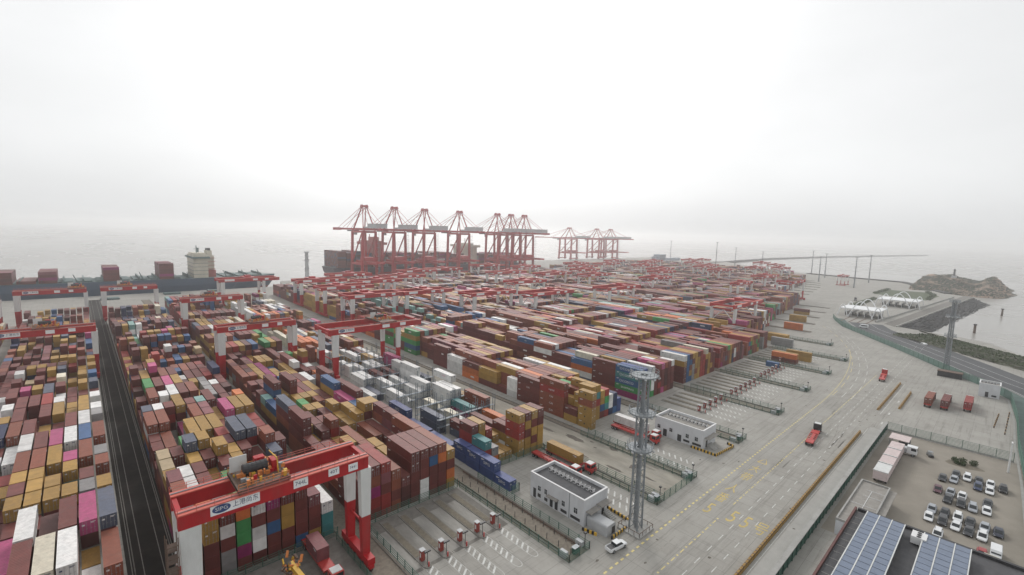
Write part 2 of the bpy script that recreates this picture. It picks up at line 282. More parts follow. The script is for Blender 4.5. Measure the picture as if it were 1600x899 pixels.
TC='0,3,L,6,m 0,4,L,6,g 0,5,L,3,b 1,3,b,3,y 1,6,L,5,m 2,0,L,5,P 2,5,L,2,w 3,0,a,4,r 3,3,a,4,r 3,4,b,3,y 3,6,L,6,m 4,0,a,2,d 4,2,L,3,r 4,6,L,3,R 4,7,L,3,b 4,9,L,2,r 5,0,a,5,m 5,4,a,4,y 5,6,L,3,m 5,9,L,2,b 6,2,L,3,r 6,3,a,4,y 6,3,b,4,y 6,5,L,3,m 6,6,L,3,y 6,7,L,3,m 6,10,L,2,g 7,0,L,5,m 7,1,L,3,m 7,2,L,3,m 7,3,a,6,y 7,3,b,4,b 7,4,L,4,p 7,5,L,6,b 7,7,L,3,w 7,8,b,4,w 7,9,L,4,m 8,0,L,5,r 8,1,L,5,r 8,2,a,5,m 8,2,b,5,m 8,3,a,4,y 8,3,b,4,P 8,4,L,6,m 8,6,L,6,m 8,7,a,3,g 8,8,L,3,m 8,9,a,2,c 9,0,a,4,y 9,2,L,3,b 9,3,a,4,r 9,3,b,4,y 9,4,a,3,P 9,4,b,2,b 9,5,L,4,m 9,6,L,1,g 9,7,L,3,o 9,9,a,5,y 9,10,b,3,G'

def parse(t):
    d = {}
    for e in t.split():
        r, b, h, z, c = e.split(','); d.setdefault((int(r), int(b)), {})[h] = (min(5, int(z)), c)
    return d
PAL = 'mmmmmmmmmmmmmmmmmmmmmmrrrrrrrrrrrdddddRRRyyyyyyyyywwwcbbnggpPPMoGeT'
def pick(): return rnd.choice(PAL)
BOX = []            # every container: dict(x, y, z, L, c, blk, row, bay, half, tier, top)
def put(blk, row, bay, half, x, y0, kind, tiers, back=0):
    L = CL[kind]
    for t, c in enumerate(tiers):
        BOX.append(dict(x=frame(x, y0), y0=y0, y1=y0+L, z=t*CT, k=kind, c=c, blk=blk, row=row, bay=bay, half=half, t=t, n=len(tiers)))
class Blk: pass
def block(name, x0, pitch, rows, y0, pb, bays, table=None, hmin=3, hmax=5, fronts=None, seed=1, sgn=1, fill=.97, pal=None, smallp=.3):
    rr = random.Random(seed); pk = (lambda: rr.choice(pal)) if pal else (lambda: rr.choice(PAL))
    base = [rr.uniform(hmin, hmax) for _ in range(bays)]
    kinds = ['S' if rr.random() < smallp else 'L' for _ in range(bays)]
    run = [pk() for _ in range(rows)]
    for b in range(bays):
        for r in range(rows):
            x = x0 + pitch*r; y = y0 + pb*b
            if fronts and b == 0 and r < len(fronts):
                k, tiers = fronts[r]; put(name, r, b, 'a' if k == 'S' else 'L', x, y, k, tiers)
                if k == 'S': put(name, r, b, 'b', x, y+6.65, 'S', [pk() for _ in range(max(1, len(tiers)-rr.choice((0,0,1))))])
                continue
            ent = table.get((r, b)) if table else None
            def tiers_for(z, c): return [pk() for _ in range(z-1)] + [c]
            if ent and 'L' in ent:
                put(name, r, b, 'L', x, y, 'L', tiers_for(*ent['L']))
            elif ent:
                ref = list(ent.values())[0][0]
                for h, o in (('a', 0), ('b', 6.65)):
                    if h in ent: put(name, r, b, h, x, y+o, 'S', tiers_for(*ent[h]))
                    elif rr.random() < .85: put(name, r, b, h, x, y+o, 'S', [pk() for _ in range(max(1, ref-rr.choice((1,1,2))))])
            else:
                if rr.random() > fill: continue
                if rr.random() < .22: run[r] = pk()
                if r and rr.random() < .18: run[r] = run[r-1]
                h = int(round(base[b] + rr.choice((-1.2,-.3,0,0,0,0,0,0,0,.2)))); h = max(1, min(6, h))
                if table: h = max(1, min(h, 3))
                if kinds[b] == 'L' and not table:
                    put(name, r, b, 'L', x, y, 'L', [run[r] if rr.random() < .66 else pk() for _ in range(h)])
                else:
                    for hh, o in (('a', 0), ('b', 6.65)):
                        put(name, r, b, hh, x, y+o, 'S', [run[r] if rr.random() < .66 else pk() for _ in range(max(1, h+rr.choice((-1,0,0,0))))])
FB = [('L','mmo'), ('S','mmmyy'), ('S','eemwm'), ('L','mMGGoG'), ('S','mwwmw'), ('S','mmbmM'), ('S','mmyym'), ('L','bmmmm'), ('S','ymmP'), ('L','ttw')]
FC = [('L','mmmm'), ('S','mRMrm'), ('L','RRmPR'), ('L','rmrr'), ('S','ddm'), ('L','mmmmm'), ('L','wwmmm'), ('L','mmmbm'), ('L','mmmor'), ('S','yomy')]
block('Z', -33.6, -2.87, 10, 101, 13.5, 24, None, 2.4, 4.2, seed=3)
block('A', 1.25, -2.87, 10, 87.8, 13.5, 18, parse(TA), 3, 4.4, seed=5)
block('A2', 1.25, -2.87, 10, 87.8+13.5*18, 13.5, 8, None, 2.5, 4.6, seed=6, smallp=.7)
block('B', 12.9, 2.82, 10, 101.0, 13.5, 16, parse(TB), 3, 4.4, fronts=FB, seed=7)
block('B2', 12.9, 2.82, 10, 101+13.5*16, 13.5, 8, None, 2.6, 4.6, seed=8, smallp=.7)
block('C', 46.6, 2.76, 10, 99.5, 13.1, 12, parse(TC), 3, 4.4, fronts=FC, seed=9)
block('C2', 46.6, 2.76, 10, 99.5+13.1*12, 13.3, 16, None, 2.6, 4.6, seed=10)
# the rack block, placed stack by stack
DX = lambda r: 83.5 + 2.85*r
D_ = [(0,87.3,'S','s'),(0,93.9,'S','ss'),(0,100.5,'S','ss'),(0,107.1,'S','ss'),(0,115.5,'L','s'),(0,129.5,'L','s'),(0,143.5,'L','ss'),(1,108,'S','mRRm'),(1,101.4,'S','RRt'),(2,101.4,'S','oe'),(2,108,'S','yyyy'),
      (3,101.4,'S','y'),(4,101.4,'S','y'),(3,108,'S','mmR'),(4,108,'S','my'),(5.4,100,'S','yyRRy'),(6.4,100,'S','yymym'),(7.4,100,'S','ymymy'),(8.4,100,'S','yyymm'),(5.4,106.6,'S','yym'),(6.4,106.6,'S','mmm'),
      (7,131,'L','Mt'),(7,145,'L','www'),(6,158.5,'L','www'),(7,172,'L','wwww'),(9,172,'L','nn'),(9,153,'L','wwww'),(9,130,'L','rrr'),(9.1,143,'S','my'),(4,144,'S','cc'),(5,144,'S','c'),(2,157,'L','ww'),(3,158,'L','w'),
      (4,214,'L','yyw'),(2,208,'L','ww'),(7,216,'L','yy'),(5,200,'L','mw'),(9,200,'L','mpp'),(6,186,'L','mm'),(1,172,'L','g'),(2,186,'L','ww'),(1,229,'L','mww'),(3,229,'L','yy'),(7,229,'L','wm'),(8,145,'L','www'),(3,172,'L','ww'),(5,172,'L','ww'),(8,186,'L','www'),(4,186,'L','wm'),(6,200,'L','ww'),(3,200,'L','ww'),(8,214,'L','ww'),(0,172,'L','w'),(1,186,'L','ww'),(5,158,'L','ww'),(8,229,'L','ww'),(5,229,'L','ww'),(4,130,'S','cc'),(5,130,'L','w'),(2,130,'L','gg'),(3,115,'L','gm'),(6,115,'L','mm'),(8,115,'L','mo')]
for r, y, k, t in D_: put('D', int(r), int((y-87)/13.5), 'L' if k == 'L' else ('a' if (y-87) % 13.5 < 6.7 else 'b'), DX(r), y, k, t)
block('D2', 83.5, 2.85, 10, 244, 13.5, 16, None, 1.5, 4.2, seed=12, fill=.85, pal='mmmmrrywwwwccbgpyoM')
EL = {0: [('S','yyyry'),('S','ym'),('L','rrrRr'),('L','mmmm'),('S','www'),('S','m'),('L','myy'),('L','oom'),('L','www'),('L','mmmm')]}
def eblock():
    y = 98.0
    for k, t in EL[0]:
        put('E', 0, int((y-98)/13.4), 'L' if k == 'L' else 'a', 133.2, y, k, t); y += CL[k]+.5
    block('E', 136.0, 2.8, 8, 102.5, 13.4, 9, None, 3.0, 4.6, fronts=[('S','yyyy'),('S','ymyby'),('S','yyRty'),('S','mbyy'),('S','RtGR'),('S','nww'),('S','bnn'),('L','ss')], seed=21, pal='yyyyymmmmmmwwrrbPRGo')
eblock()
block('E2', 133.2, 2.8, 10, 224, 13.4, 22, None, 3.7, 5.1, seed=22)
FF = [('L','MGbtb'),('L','RRmms'),('L','GGGb'),('L','Gwwww'),('S','mmmm'),('S','mRmmm'),('L','pmmmp')]
block('F', 173, 2.85, 10, 103, 13.3, 31, None, 4.2, 5.4, fronts=FF, seed=23)
XS = dict(G=209, H=250, I=291, J=332, K=373, L=414, M=455, N=496, O=537, P=578, Q=619, R=660, S=701, T=742, U=783, V=824, W=865, X=906, Y=947)
YF = dict(G=103, H=104, I=105, J=122, K=132, L=140, M=147, N=152, O=158, P=196, Q=206, R=210, S=216, T=222, U=228, V=238, W=248, X=266, Y=295)
for i, (nm, x0) in enumerate(XS.items()):
    far = nm in 'QRSTUVWXY'
    block(nm, x0+2, 2.85, 12, YF[nm], 13.3, int((545-YF[nm])/13.3) + (8 if far else 0), None, 3.9 if not far else 2.4, 5.3 if not far else 4.4, seed=30+i, smallp=.2)
for x, y, k, t, r_, b_ in ((295.5,79,'L','mo',0,0),(298.5,79.2,'L','ry',1,0),(308,75,'L','yy',2,0),(352,101,'L','yy',3,0),(355,101,'L','yy',4,0),(279.5,83,'S','b',5,0),(340,94,'L','ee',6,0),(410,108,'L','oo',7,0),(455,118,'L','yy',8,0),(500,128,'L','ym',9,0)):
    put('N2', r_, b_, 'L' if k == 'L' else 'a', x, y, k, t)
BLK = dict(A='left of dark lane', B='right of dark lane', C='third block', D='reefer rack block', E='beyond stained road', F='behind near mast')
# which faces show: top of a stack, a side or an end that rises above its neighbour
hgt = {}
for q in BOX:
    for hh in (('a','b') if q['half'] == 'L' else (q['half'],)):
        k = (q['blk'], q['row'], q['bay'], hh); hgt[k] = max(hgt.get(k, 0), q['t']+1)
def seen(q):
    cx, cy = q['x'], (q['y0']+q['y1'])/2; L = q['y1']-q['y0']; top = q['t'] == q['n']-1
    b = q['blk']; hs_ = ('a','b') if q['half'] == 'L' else (q['half'],)
    dr = -1 if cx > 0 else 1
    if b in ('A','A2','Z'): dr = -dr
    side = min(hgt.get((b, q['row']+dr, q['bay'], h), 0) for h in hs_) <= q['t']
    if q['half'] == 'b': fr = hgt.get((b, q['row'], q['bay'], 'a'), 0)
    else: fr = hgt.get((b, q['row'], q['bay']-1, 'b'), 0)
    end = fr <= q['t']
    d = Vector((cx, cy, q['z']+CH-CAMZ)); dist = d.length
    area = 0
    if top: area += CW*L*abs(d.z)/dist
    if side: area += CH*L*abs(d.x)/dist*.7
    if end: area += CW*CH*abs(d.y)/dist*.8
    return area/(dist*dist), top or side or end, end, side
vis = []
for q in BOX:
    sc_, q['any'], q['end'], q['side'] = seen(q)
    p = proj(q['x'], (q['y0']+q['y1'])/2, q['z']+CH)
    q['s'] = sc_ if p and -8 < p[0] < 1608 and p[1] < 903 else 0
    q['front_ok'] = p is not None
big = sorted([q for q in BOX if q['s'] > 0], key=lambda q: -q['s'])[:300]
bigset = set(id(q) for q in big)
def corr(m_, L, x, y, z0, z1, side):      # a corrugated wall along y at x, facing side
    per, d = .56, .055; n = int(L/per); prof = []
    for i in range(n):
        a = y + i*per*L/(n*per)
        pw = L/n
        prof += [(a, 0), (a+pw*.36, 0), (a+pw*.5, d), (a+pw*.86, d)]
    prof.append((y+L, 0)); n0 = len(m_.v)
    for yy, dd in prof: m_.v += [(x - side*dd, yy, z0), (x - side*dd, yy, z1)]
    for i in range(len(prof)-1):
        q = (n0+2*i, n0+2*i+2, n0+2*i+3, n0+2*i+1); m_.f.append(q if side > 0 else q[::-1]); m_.m.append(0)
_cm = {}
def cmesh(kind, c):
    if (kind, c) in _cm: return _cm[kind, c]
    L = CL[kind]; hw = CW/2; m_ = MB(); e = .14
    for sx in (-1, 1):
        for y in (0, L-e): m_.box(min(sx*hw, sx*(hw-e)), max(sx*hw, sx*(hw-e)), y, y+e, 0, CH)
        a, b_ = sorted((sx*hw, sx*(hw-.1)))
        m_.box(a, b_, e, L-e, 0, .16); m_.box(a, b_, e, L-e, CH-.11, CH-.004)
        corr(m_, L-2*e, sx*(hw-.03), e, .16, CH-.11, sx)
    for y in (0, L-e): m_.box(-hw+e, hw-e, y+.005, y+e-.005, CH-.16, CH-.004); m_.box(-hw+e, hw-e, y+.005, y+e-.005, 0, .16)
    m_.box(-hw+e, hw-e, L-.10, L-.05, .16, CH-.16)
    m_.box(-hw+e, hw-e, .07, .11, .16, CH-.16)
    for sx in (-1, 1):
        a, b_ = sorted((sx*(hw-.004), sx*(hw-.03))); m_.box(a, b_, L-2.0, L-.75, 2.12, 2.28, 1); m_.box(a, b_, L-1.5, L-.75, 1.92, 2.02, 1)
    n = int(L/.52); pw = (L-2*e)/n                                   # ribbed roof
    for i in range(n):
        y = e+i*pw
        m_.box(-hw+.10, hw-.10, y, y+pw*.55, CH-.06, CH-.012, 0, False)
        m_.box(-hw+.10, hw-.10, y+pw*.55, y+pw, CH-.08, CH-.034, 0, False)
    me = bpy.data.meshes.new('container'); me.from_pydata(m_.v, [], m_.f); me.materials.append(CMAT[c]); me.materials.append(M_logo if c not in 'wcTe' else M_ink); me.polygons.foreach_set('material_index', m_.m); me.update()
    d = MB(); e2 = e+.01
    for a, b_ in ((-hw+e2, -.012), (.012, hw-e2)):
        d.box(a, b_, .015, .065, .17, CH-.17, 0)
        for z in (.55, 1.15, 1.75, 2.25): d.box(a+.05, b_-.05, .002, .014, z, z+.06, 0)
        for t in (.25, .72):
            x = a+(b_-a)*t; d.box(x-.022, x+.022, -.035, .0, .1, CH-.1, 1); d.box(x-.08, x+.20, -.05, -.02, 1.02, 1.07, 1)
    d.box(.25, 1.0, -.004, .0, 2.18, 2.30, 2); d.box(.25, .8, -.004, .0, 2.02, 2.10, 2); d.box(-.95, -.55, -.004, 0, 1.75, 2.05, 2)
    dm = bpy.data.meshes.new('door'); dm.from_pydata(d.v, [], d.f); dm.materials.append(CMAT[c]); dm.materials.append(M_steel); dm.materials.append(M_logo if c not in 'wcTe' else M_ink); dm.polygons.foreach_set('material_index', d.m); dm.update()
    _cm[kind, c] = (me, dm); return _cm[kind, c]
HALF = dict(L='', a=" near half", b=" far half")
TIER = ['bottom', 'second', 'third', 'fourth', 'fifth', 'sixth']
REEF = set('wc')
used = {}
for q in big:
    me, dm = cmesh(q['k'], q['c'])
    o = link('container', me, None, (q['x'], q['y0'], q['z']+.01))
    b = q['blk'][0]; where = BLK.get(b, 'far container block')
    tier = 'topmost' if q['t'] == q['n']-1 and q['n'] > 1 else TIER[q['t']]+' tier'
    size = 'long' if q['k'] == 'L' else 'short'
    bay = q['bay'] + {'A2': 18, 'B2': 16, 'C2': 12, 'D2': 11, 'E2': 9}.get(q['blk'], 0)
    if q['blk'] == 'N2': where = 'truck court'
    lab = f"{size} {CN[q['c']]} container, {tier}, {ORD[q['row']]} row, {ORD[min(bay,26)]} bay{HALF[q['half']]}, {where}"
    used[lab] = used.get(lab, 0)+1
    q['lab'] = lab
    tag(o, lab, 'container', 'stacked shipping containers'); q['o'] = o
    if q['end'] and q['y0'] < 235: link('door', dm, o)
# lettering on the sides that face the camera
def letter(q, s, size, m_, sx=1.0, zf=.5, yf=.5):
    if 'o' not in q: return
    L = CL[q['k']]
    text(s, size, m_, q['o'], (-CW/2-.012, L*yf, CH*zf), (R(90), 0, R(-90)), sx=sx)
M_tpink = mat('pink_lettering', (.55,.25,.36), .7, .05, 1)
for q in big:
    if not q['side'] or q['x'] < 40: continue
    if q['c'] == 's': letter(q, 'SIPG', 1.15, M_logo, 1.3, .52)
    elif q['blk'] == 'D' and q['c'] == 'M': letter(q, 'ONE', 1.7, M_logo, 1.2)
    elif q['blk'] == 'D' and q['c'] == 'r': letter(q, 'CAI', 1.2, M_logo, 1.1, .55)
    elif q['blk'] == 'E' and q['row'] == 0 and q['c'] in 'rR' and q['k'] == 'L': letter(q, 'CAI' if q['c'] == 'r' else 'capital', 1.1, M_logo, 1.1, .55)
    elif q['c'] in 'wc' and q['k'] == 'L' and q['blk'] == 'D' and q['row'] == 9: letter(q, 'ONE', .9, M_tpink, 1.3, .6, .4)
    elif q['c'] == 'y' and q['blk'] in ('D','E') and q['k'] == 'S': text('●', .8, M_blk, q['o'], (-CW/2-.012, 3.1, 1.5), (R(90), 0, R(-90)))
for q in big:
    if q['blk'] == 'F' and q['row'] == 0 and q['bay'] == 0:
        if q['c'] in 'bt': letter(q, '○COSCO', 1.45, M_logo, 1.15, .5, .55)
        if q['c'] == 'G': letter(q, 'SHIPPING', 1.2, M_logo, 1.3)
    if q['blk'] == 'C' and q['row'] == 6 and q['bay'] == 0 and q['c'] == 'm': letter(q, 'HAMBURG SÜD', 1.1, M_logo, 1.1, .5, .35)
rl = random.Random(31)
for q in big:
    if q['side'] and q['x'] > 44 and q['k'] == 'L' and q['c'] in 'mrRbp' and 'o' in q and not q['o'].children and rl.random() < .5:
        letter(q, 'ONE' if q['c'] == 'p' else rl.choice(('tex', 'CAI', 'TEX', 'CAI')), rl.uniform(.8, 1.2), M_logo, 1.15, .55, rl.choice((.35, .5, .62)))
# everything else, and the loads on the ships, is one mass
mass = [q for q in BOX if id(q) not in bigset and q['any']]
SHIPLOAD = []
def mass_mesh(items):
    v, f, cols = [], [], []
    for (x0, x1, y0, y1, z0, z1, c) in items:
        n = len(v)
        v += [(x0,y0,z0),(x1,y0,z0),(x1,y1,z0),(x0,y1,z0),(x0,y0,z1),(x1,y0,z1),(x1,y1,z1),(x0,y1,z1)]
        f += [(n+4,n+5,n+6,n+7),(n,n+1,n+5,n+4),(n+1,n+2,n+6,n+5),(n+2,n+3,n+7,n+6),(n+3,n,n+4,n+7)]
        j = rnd.uniform(.82, 1.18); col = [min(1, k*j) for k in CC[c]] + [1.0]; cols += col*20
    me = bpy.data.meshes.new('container_mass'); me.from_pydata(v, [], f)
    at = me.color_attributes.new('paint', 'FLOAT_COLOR', 'CORNER')
    at.data.foreach_set('color', cols); me.materials.append(M_mass); me.update(); return me
M_mass = mat('mixed_container_paint', (1,1,1), .6, .17, .45, dirt=.3)
_n = M_mass.node_tree; _a = _n.nodes.new('ShaderNodeAttribute'); _a.attribute_name = 'paint'
_bs = _n.nodes['Principled BSDF']; _src = _bs.inputs['Base Color'].links[0].from_socket
_mm = _n.nodes.new('ShaderNodeMix'); _mm.data_type = 'RGBA'; _mm.blend_type = 'MULTIPLY'; _mm.inputs[0].default_value = 1
_n.links.new(_src, _mm.inputs[6]); _n.links.new(_a.outputs['Color'], _mm.inputs[7]); _n.links.new(_mm.outputs[2], _bs.inputs['Base Color'])
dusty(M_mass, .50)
# per-container door marks and lettering too small to read: short pale strokes belong to the mass as thin plates
def finish_mass():
    it = [(q['x']-CW/2, q['x']+CW/2, q['y0'], q['y1'], q['z']+.01, q['z']+CH, q['c']) for q in mass]
    rr = random.Random(4)
    for q in mass:
        if q['k'] == 'L' and q['x'] > 80 and q['side'] and q['y0'] < 330 and rr.random() < .3 and q['c'] not in 'wcTe':
            y = q['y0'] + rr.choice((3.5, 5.2)); it.append((q['x']-CW/2-.03, q['x']-CW/2+.1, y, y+rr.uniform(1.5, 4), q['z']+1.1, q['z']+1.8, 'w'))
    o = link('stacked_containers', mass_mesh(it + SHIPLOAD)); stuff(o)
    tag(o, 'packed mass of mixed coloured shipping containers filling the far yard and the ships', 'containers')
# ------------------------------------------------------------------ yard gantry cranes
GZ0, GZ1 = 21.5, 24.2
def leg_mesh(x, y, wt, wb, dt, db, xin=0.0):
    """a tapering leg: red foot, white upper half"""
    zs = [(1.6, 1, wb, db), (11.2, 0, wb+(wt-wb)*.5, db+(dt-db)*.5), (GZ0, 0, wt, dt)]
    m_ = MB()
    for (za, _, wa, da), (zb, _, wb_, db_), mi in ((zs[0], zs[1], 1), (zs[1], zs[2], 0)):
        n = len(m_.v)
        for z, ww, dd in ((za, wa, da), (zb, wb_, db_)):
            m_.v += [(x-ww/2, y-dd/2, z), (x+ww/2, y-dd/2, z), (x+ww/2, y+dd/2, z), (x-ww/2, y+dd/2, z)]
        fs = [(0,1,5,4),(1,2,6,5),(2,3,7,6),(3,0,4,7),(3,2,1,0),(4,5,6,7)]
        m_.f += [tuple(n+i for i in q) for q in fs]; m_.m += [mi]*6
    return m_
def gantry(span, right=0.0, left=1.6, detail=2, trol=.45, gy=3.6):
    """rails at local x 0 and span; girders along x, two of them; detail 2 near, 1 middle, 0 far"""
    t = empty('gantry_crane', (0,0,0)); x0, x1 = -left, span+max(right, .6)
    for y in (-gy, gy):
        m_ = MB(); m_.box(x0, x1, y-.6, y+.6, GZ0, GZ1-.2, 0); m_.box(x0-.05, x1+.05, y-.9, y+.9, GZ1-.2, GZ1, 1)
        if detail:
            m_.box(x0, x1, y-.12, y+.12, GZ1, GZ1+.16, 2)
            s_ = -1 if y < 0 else 1
            for k in range(int((x1-x0)/2.5)+1):
                xx = x0+k*2.5; m_.box(xx-.04, xx+.04, y+s_*.88-.03, y+s_*.88+.03, GZ1, GZ1+1.0, 1)
            for k in range(1, int((x1-x0)/3.1)+1): m_.box(x0+k*3.1-.03, x0+k*3.1+.03, y-.63, y+.63, GZ0-.01, GZ1-.21, 0)
            for zz in (.55, 1.0): m_.box(x0, x1, y+s_*.88-.03, y+s_*.88+.03, GZ1+zz, GZ1+zz+.06, 1)
        m_.build('girder', [M_red, M_redlt, M_steel], t)
    for x in (x0+.4, x1-.4):
        m_ = MB(); m_.box(x-.35, x+.35, -gy+.75, gy-.75, GZ0+1.2, GZ0+2.4); m_.build('end_tie', M_red, t)
    for x, wt, wb in ((0, 3.0, 2.2), (span, 2.3, 1.5)):
        for y in (-gy, gy): leg_mesh(x, y, wt, wb, 1.5, 1.3).build('leg', [M_white, M_red], t)
        m_ = MB(); m_.box(x-.8, x+.8, -gy-2.9, gy+2.9, 1.5, 2.9); m_.build('sill_beam', M_red, t)
        m_ = MB(); m_.beam((x, -gy+.7, GZ0-1.0), (x, gy-.7, GZ0-1.0), .7, .9); m_.build('cross_beam', M_red, t)
        if detail: m_ = MB(); m_.tube((x, -gy+.6, 9.0), (x, gy-.6, 9.0), .22); m_.build('tie_rod', M_red, t)
        elif gy > 5:
            for s_ in (-1, 1): m_ = MB(); m_.beam((x, s_*(gy-.6), 12), (x, 0, GZ0-1.4), .45, .45); m_.build('leg_brace', M_white, t)
        if detail:
            for y in (-gy-1.8, -gy+1.7, gy-1.7, gy+1.8):
                m_ = MB(); m_.box(x-.55, x+.55, y-1.25, y+1.25, .75, 1.49, 0)
                for dy in (-.75, .75): m_.tube((x-.3, y+dy, .55), (x+.3, y+dy, .55), .5, k=12, m=1)
                m_.build('bogie', [M_red, M_dark], t)
    # trolley
    tx = x0+(x1-x0)*trol; m_ = MB()
    m_.box(tx-4.2, tx+4.2, -gy-.5, gy+.5, GZ1+.45, GZ1+.75, 0)
    if detail:
        for x in (-4.0, 4.0): m_.box(tx+x-.2, tx+x+.2, -gy-.7, gy+.7, GZ1+.2, GZ1+.9, 0)
        tr = m_.build('trolley', [M_rust], t)
        m_ = MB(); m_.tube((tx-2.4, .9, GZ1+2.0), (tx+1.6, .9, GZ1+2.0), .95, k=14, m=0)
        for k in range(6): m_.tube((tx-2.3+.7*k, .9, GZ1+2.0), (tx-2.2+.7*k, .9, GZ1+2.0), 1.03, k=14, m=0)
        m_.build('hoist_drum', M_dark, tr)
        m_ = MB(); rr = random.Random(2)
        m_.box(tx-.2, tx+1.5, 1.6, 3.0, GZ1+2.4, GZ1+3.2, 1); m_.box(tx+2.2, tx+3.1, -.2, 1.8, GZ1+.75, GZ1+2.7, 1)
        for k in range(70):
            x, y = rr.uniform(-3.9, 3.6), rr.uniform(-3.7, 3.4); a = rr.uniform(.15, .6)
            zq = GZ1+.75+rr.choice((0,0,.5)); m_.box(tx+x, tx+x+a*rr.uniform(.5,2), y, y+a*rr.uniform(.5,2), zq, zq+rr.uniform(.2, 1.0), rr.choice((0, 0, 0, 1, 2, 3)))
        for y in (-3.9, 3.9):
            for k in range(7): m_.box(tx-4.1+1.36*k-.04, tx-4.1+1.36*k+.04, y-.04, y+.04, GZ1+.75, GZ1+1.85, 0)
            for zz in (1.3, 1.8): m_.box(tx-4.1, tx+4.1, y-.04, y+.04, GZ1+zz, GZ1+zz+.07, 0)
        m_.beam((tx+2.9, -1.5, GZ1+.8), (tx+2.9, -.9, GZ1+3.4), .15, .15, 3); m_.beam((tx+2.9, -.9, GZ1+3.4), (tx+2.6, 2.9, GZ1+3.5), .15, .15, 3)
        m_.build('hoist_machinery', [M_orange, M_red, M_steel, M_yel], tr)
        m_ = MB(); m_.box(tx-4.0, tx-1.2, 3.0, 3.15, GZ1+1.1, GZ1+3.9); m_.build('weather_screen', M_white, tr)
    else:
        m_.box(tx-2.4, tx+2.0, -2.4, 2.4, GZ1+.75, GZ1+2.2, 0)
        m_.build('trolley', M_red, t)
    # signs on the side that faces the road
    ys = -gy-.64
    def board(xa, xb, za, zb, txt, size, sx=1.0, m=M_ink):
        b_ = MB(); b_.box(xa, xb, ys-.06, ys, za, zb); b_ = b_.build('sign_board', M_white2, t)
        if detail and txt: text(txt, size, m, b_, ((xa+xb)/2, ys-.075, (za+zb)/2), (R(90), 0, 0), sx=sx)
        return b_
    L = x1-x0
    b_ = board(x0+4.4, x0+11.8, GZ0+.75, GZ0+2.55, None, 1)
    if detail:
        m_ = MB(); k = 28; m_.face([(x0+6.0+1.35*math.cos(2*math.pi*i/k), ys-.075, GZ0+1.65+.72*math.sin(2*math.pi*i/k)) for i in range(k)]); m_.build('oval_logo', M_logob, b_)
        text('SIPG', .9, M_logo, b_, (x0+6.0, ys-.09, GZ0+1.65), (R(90), 0, 0), sx=1.1)
        text('上港尚东', 1.15, M_ink, b_, (x0+9.6, ys-.075, GZ0+1.65), (R(90), 0, 0), sx=.88)
    board(x0+L*.545, x0+L*.625, GZ0+.75, GZ0+2.35, '744L' if detail == 2 else None, 1.05)
    board(x0+L*.745, x0+L*.81, GZ0+.85, GZ0+2.35, '40T' if detail == 2 else None, .95)
    if detail == 2:
        board(x1-4.2, x1-2.3, GZ0+.5, GZ0+2.0, '7441', .75)
        m_ = MB(); x = -2.6                                           # stair tower outside the left leg
        for z in range(2, 21, 1):
            m_.box(x-.7, x+.7, -5.6+(z % 2)*.4, -4.4+(z % 2)*.4, z, z+.12, 0)
            m_.beam((x-.6, -5.4, z), (x-.6, -4.2, z+1), .12, .12)
        for sx in (-.75, .75):
            for y in (-5.8, -3.9): m_.tube((x+sx, y, 1.5), (x+sx, y, 21.5), .07, k=6, m=0)
        m_.build('stair_tower', [M_rust], t)
        m_ = MB(); m_.box(-3.4, -1.7, -3.5, 2.5, 3.6, 6.2, 0); m_.box(-3.5, -1.6, -3.6, 2.6, 3.3, 3.6, 1); m_.build('switch_cabin', [M_white, M_red], t)
    return t
BW = {'Z': 'block at the left edge', 'A': 'block left of dark lane', 'B': 'block right of dark lane', 'C': 'third block', 'D': 'reefer rack block', 'E': 'fifth block from left', 'F': 'sixth block from left'}
for i, nm in enumerate(XS): BW[nm] = ORD[i+6]+' block from left'
RAIL = {'Z': (-65, -32), 'A': (-28.5, 4.5), 'B': (10.6, 40.4), 'C': (43.8, 75.4), 'D': (81.5, 113.5), 'E': (130.5, 162.5), 'F': (170.0, 203.0)}
for nm, x0 in XS.items(): RAIL[nm] = (x0-1, x0+36.5)
CR = [('B',90,2,0,.40),('A',280,1,0,.55),('A',437,1,0,.85),('Z',412,1,0,.5),('B',438,1,0,.42),('C',245,1,0,.52),('C',351,1,0,.45),('D',216,1,13,.62),('D',466,0,13,.5),('E',318,0,9,.35),('E',372,0,9,.6),
      ('F',316,0,8,.5),('F',470,0,8,.3),('G',283,0,5,.45),('H',259,0,8,.6),('H',480,0,5,.4),('I',331,0,4,.6),('I',490,0,5,.4),('J',138,0,12,.55),('K',381,0,12,.5),('L',346,0,5,.3),('M',285,0,4,.6),('N',445,0,10,.5),('N',200,0,0,.4),
      ('O',500,0,6,.5),('P',176,1,4,.5),('P',361,0,12,.6),('Q',222,0,10,.5),('S',353,0,4,.6),('S',470,0,4,.3),('T',368,0,8,.5),('V',272,0,4,.4),('W',478,0,6,.6),('Y',355,0,10,.4),('R',305,0,6,.5),('U',420,0,6,.5),('X',310,0,5,.5),('G',430,0,5,.6),('L',480,0,5,.5),('E',430,0,9,.5),('F',402,0,8,.6),('J',250,0,12,.4),('J',420,0,12,.6),('K',520,0,12,.5),('M',400,0,4,.4),('P',470,0,12,.5),('O',330,0,6,.5),('Q',420,0,10,.5),('R',520,0,6,.4),('U',300,0,6,.5),('X',470,0,5,.5),('T',490,0,8,.5)]
protos = {}; nth = {}
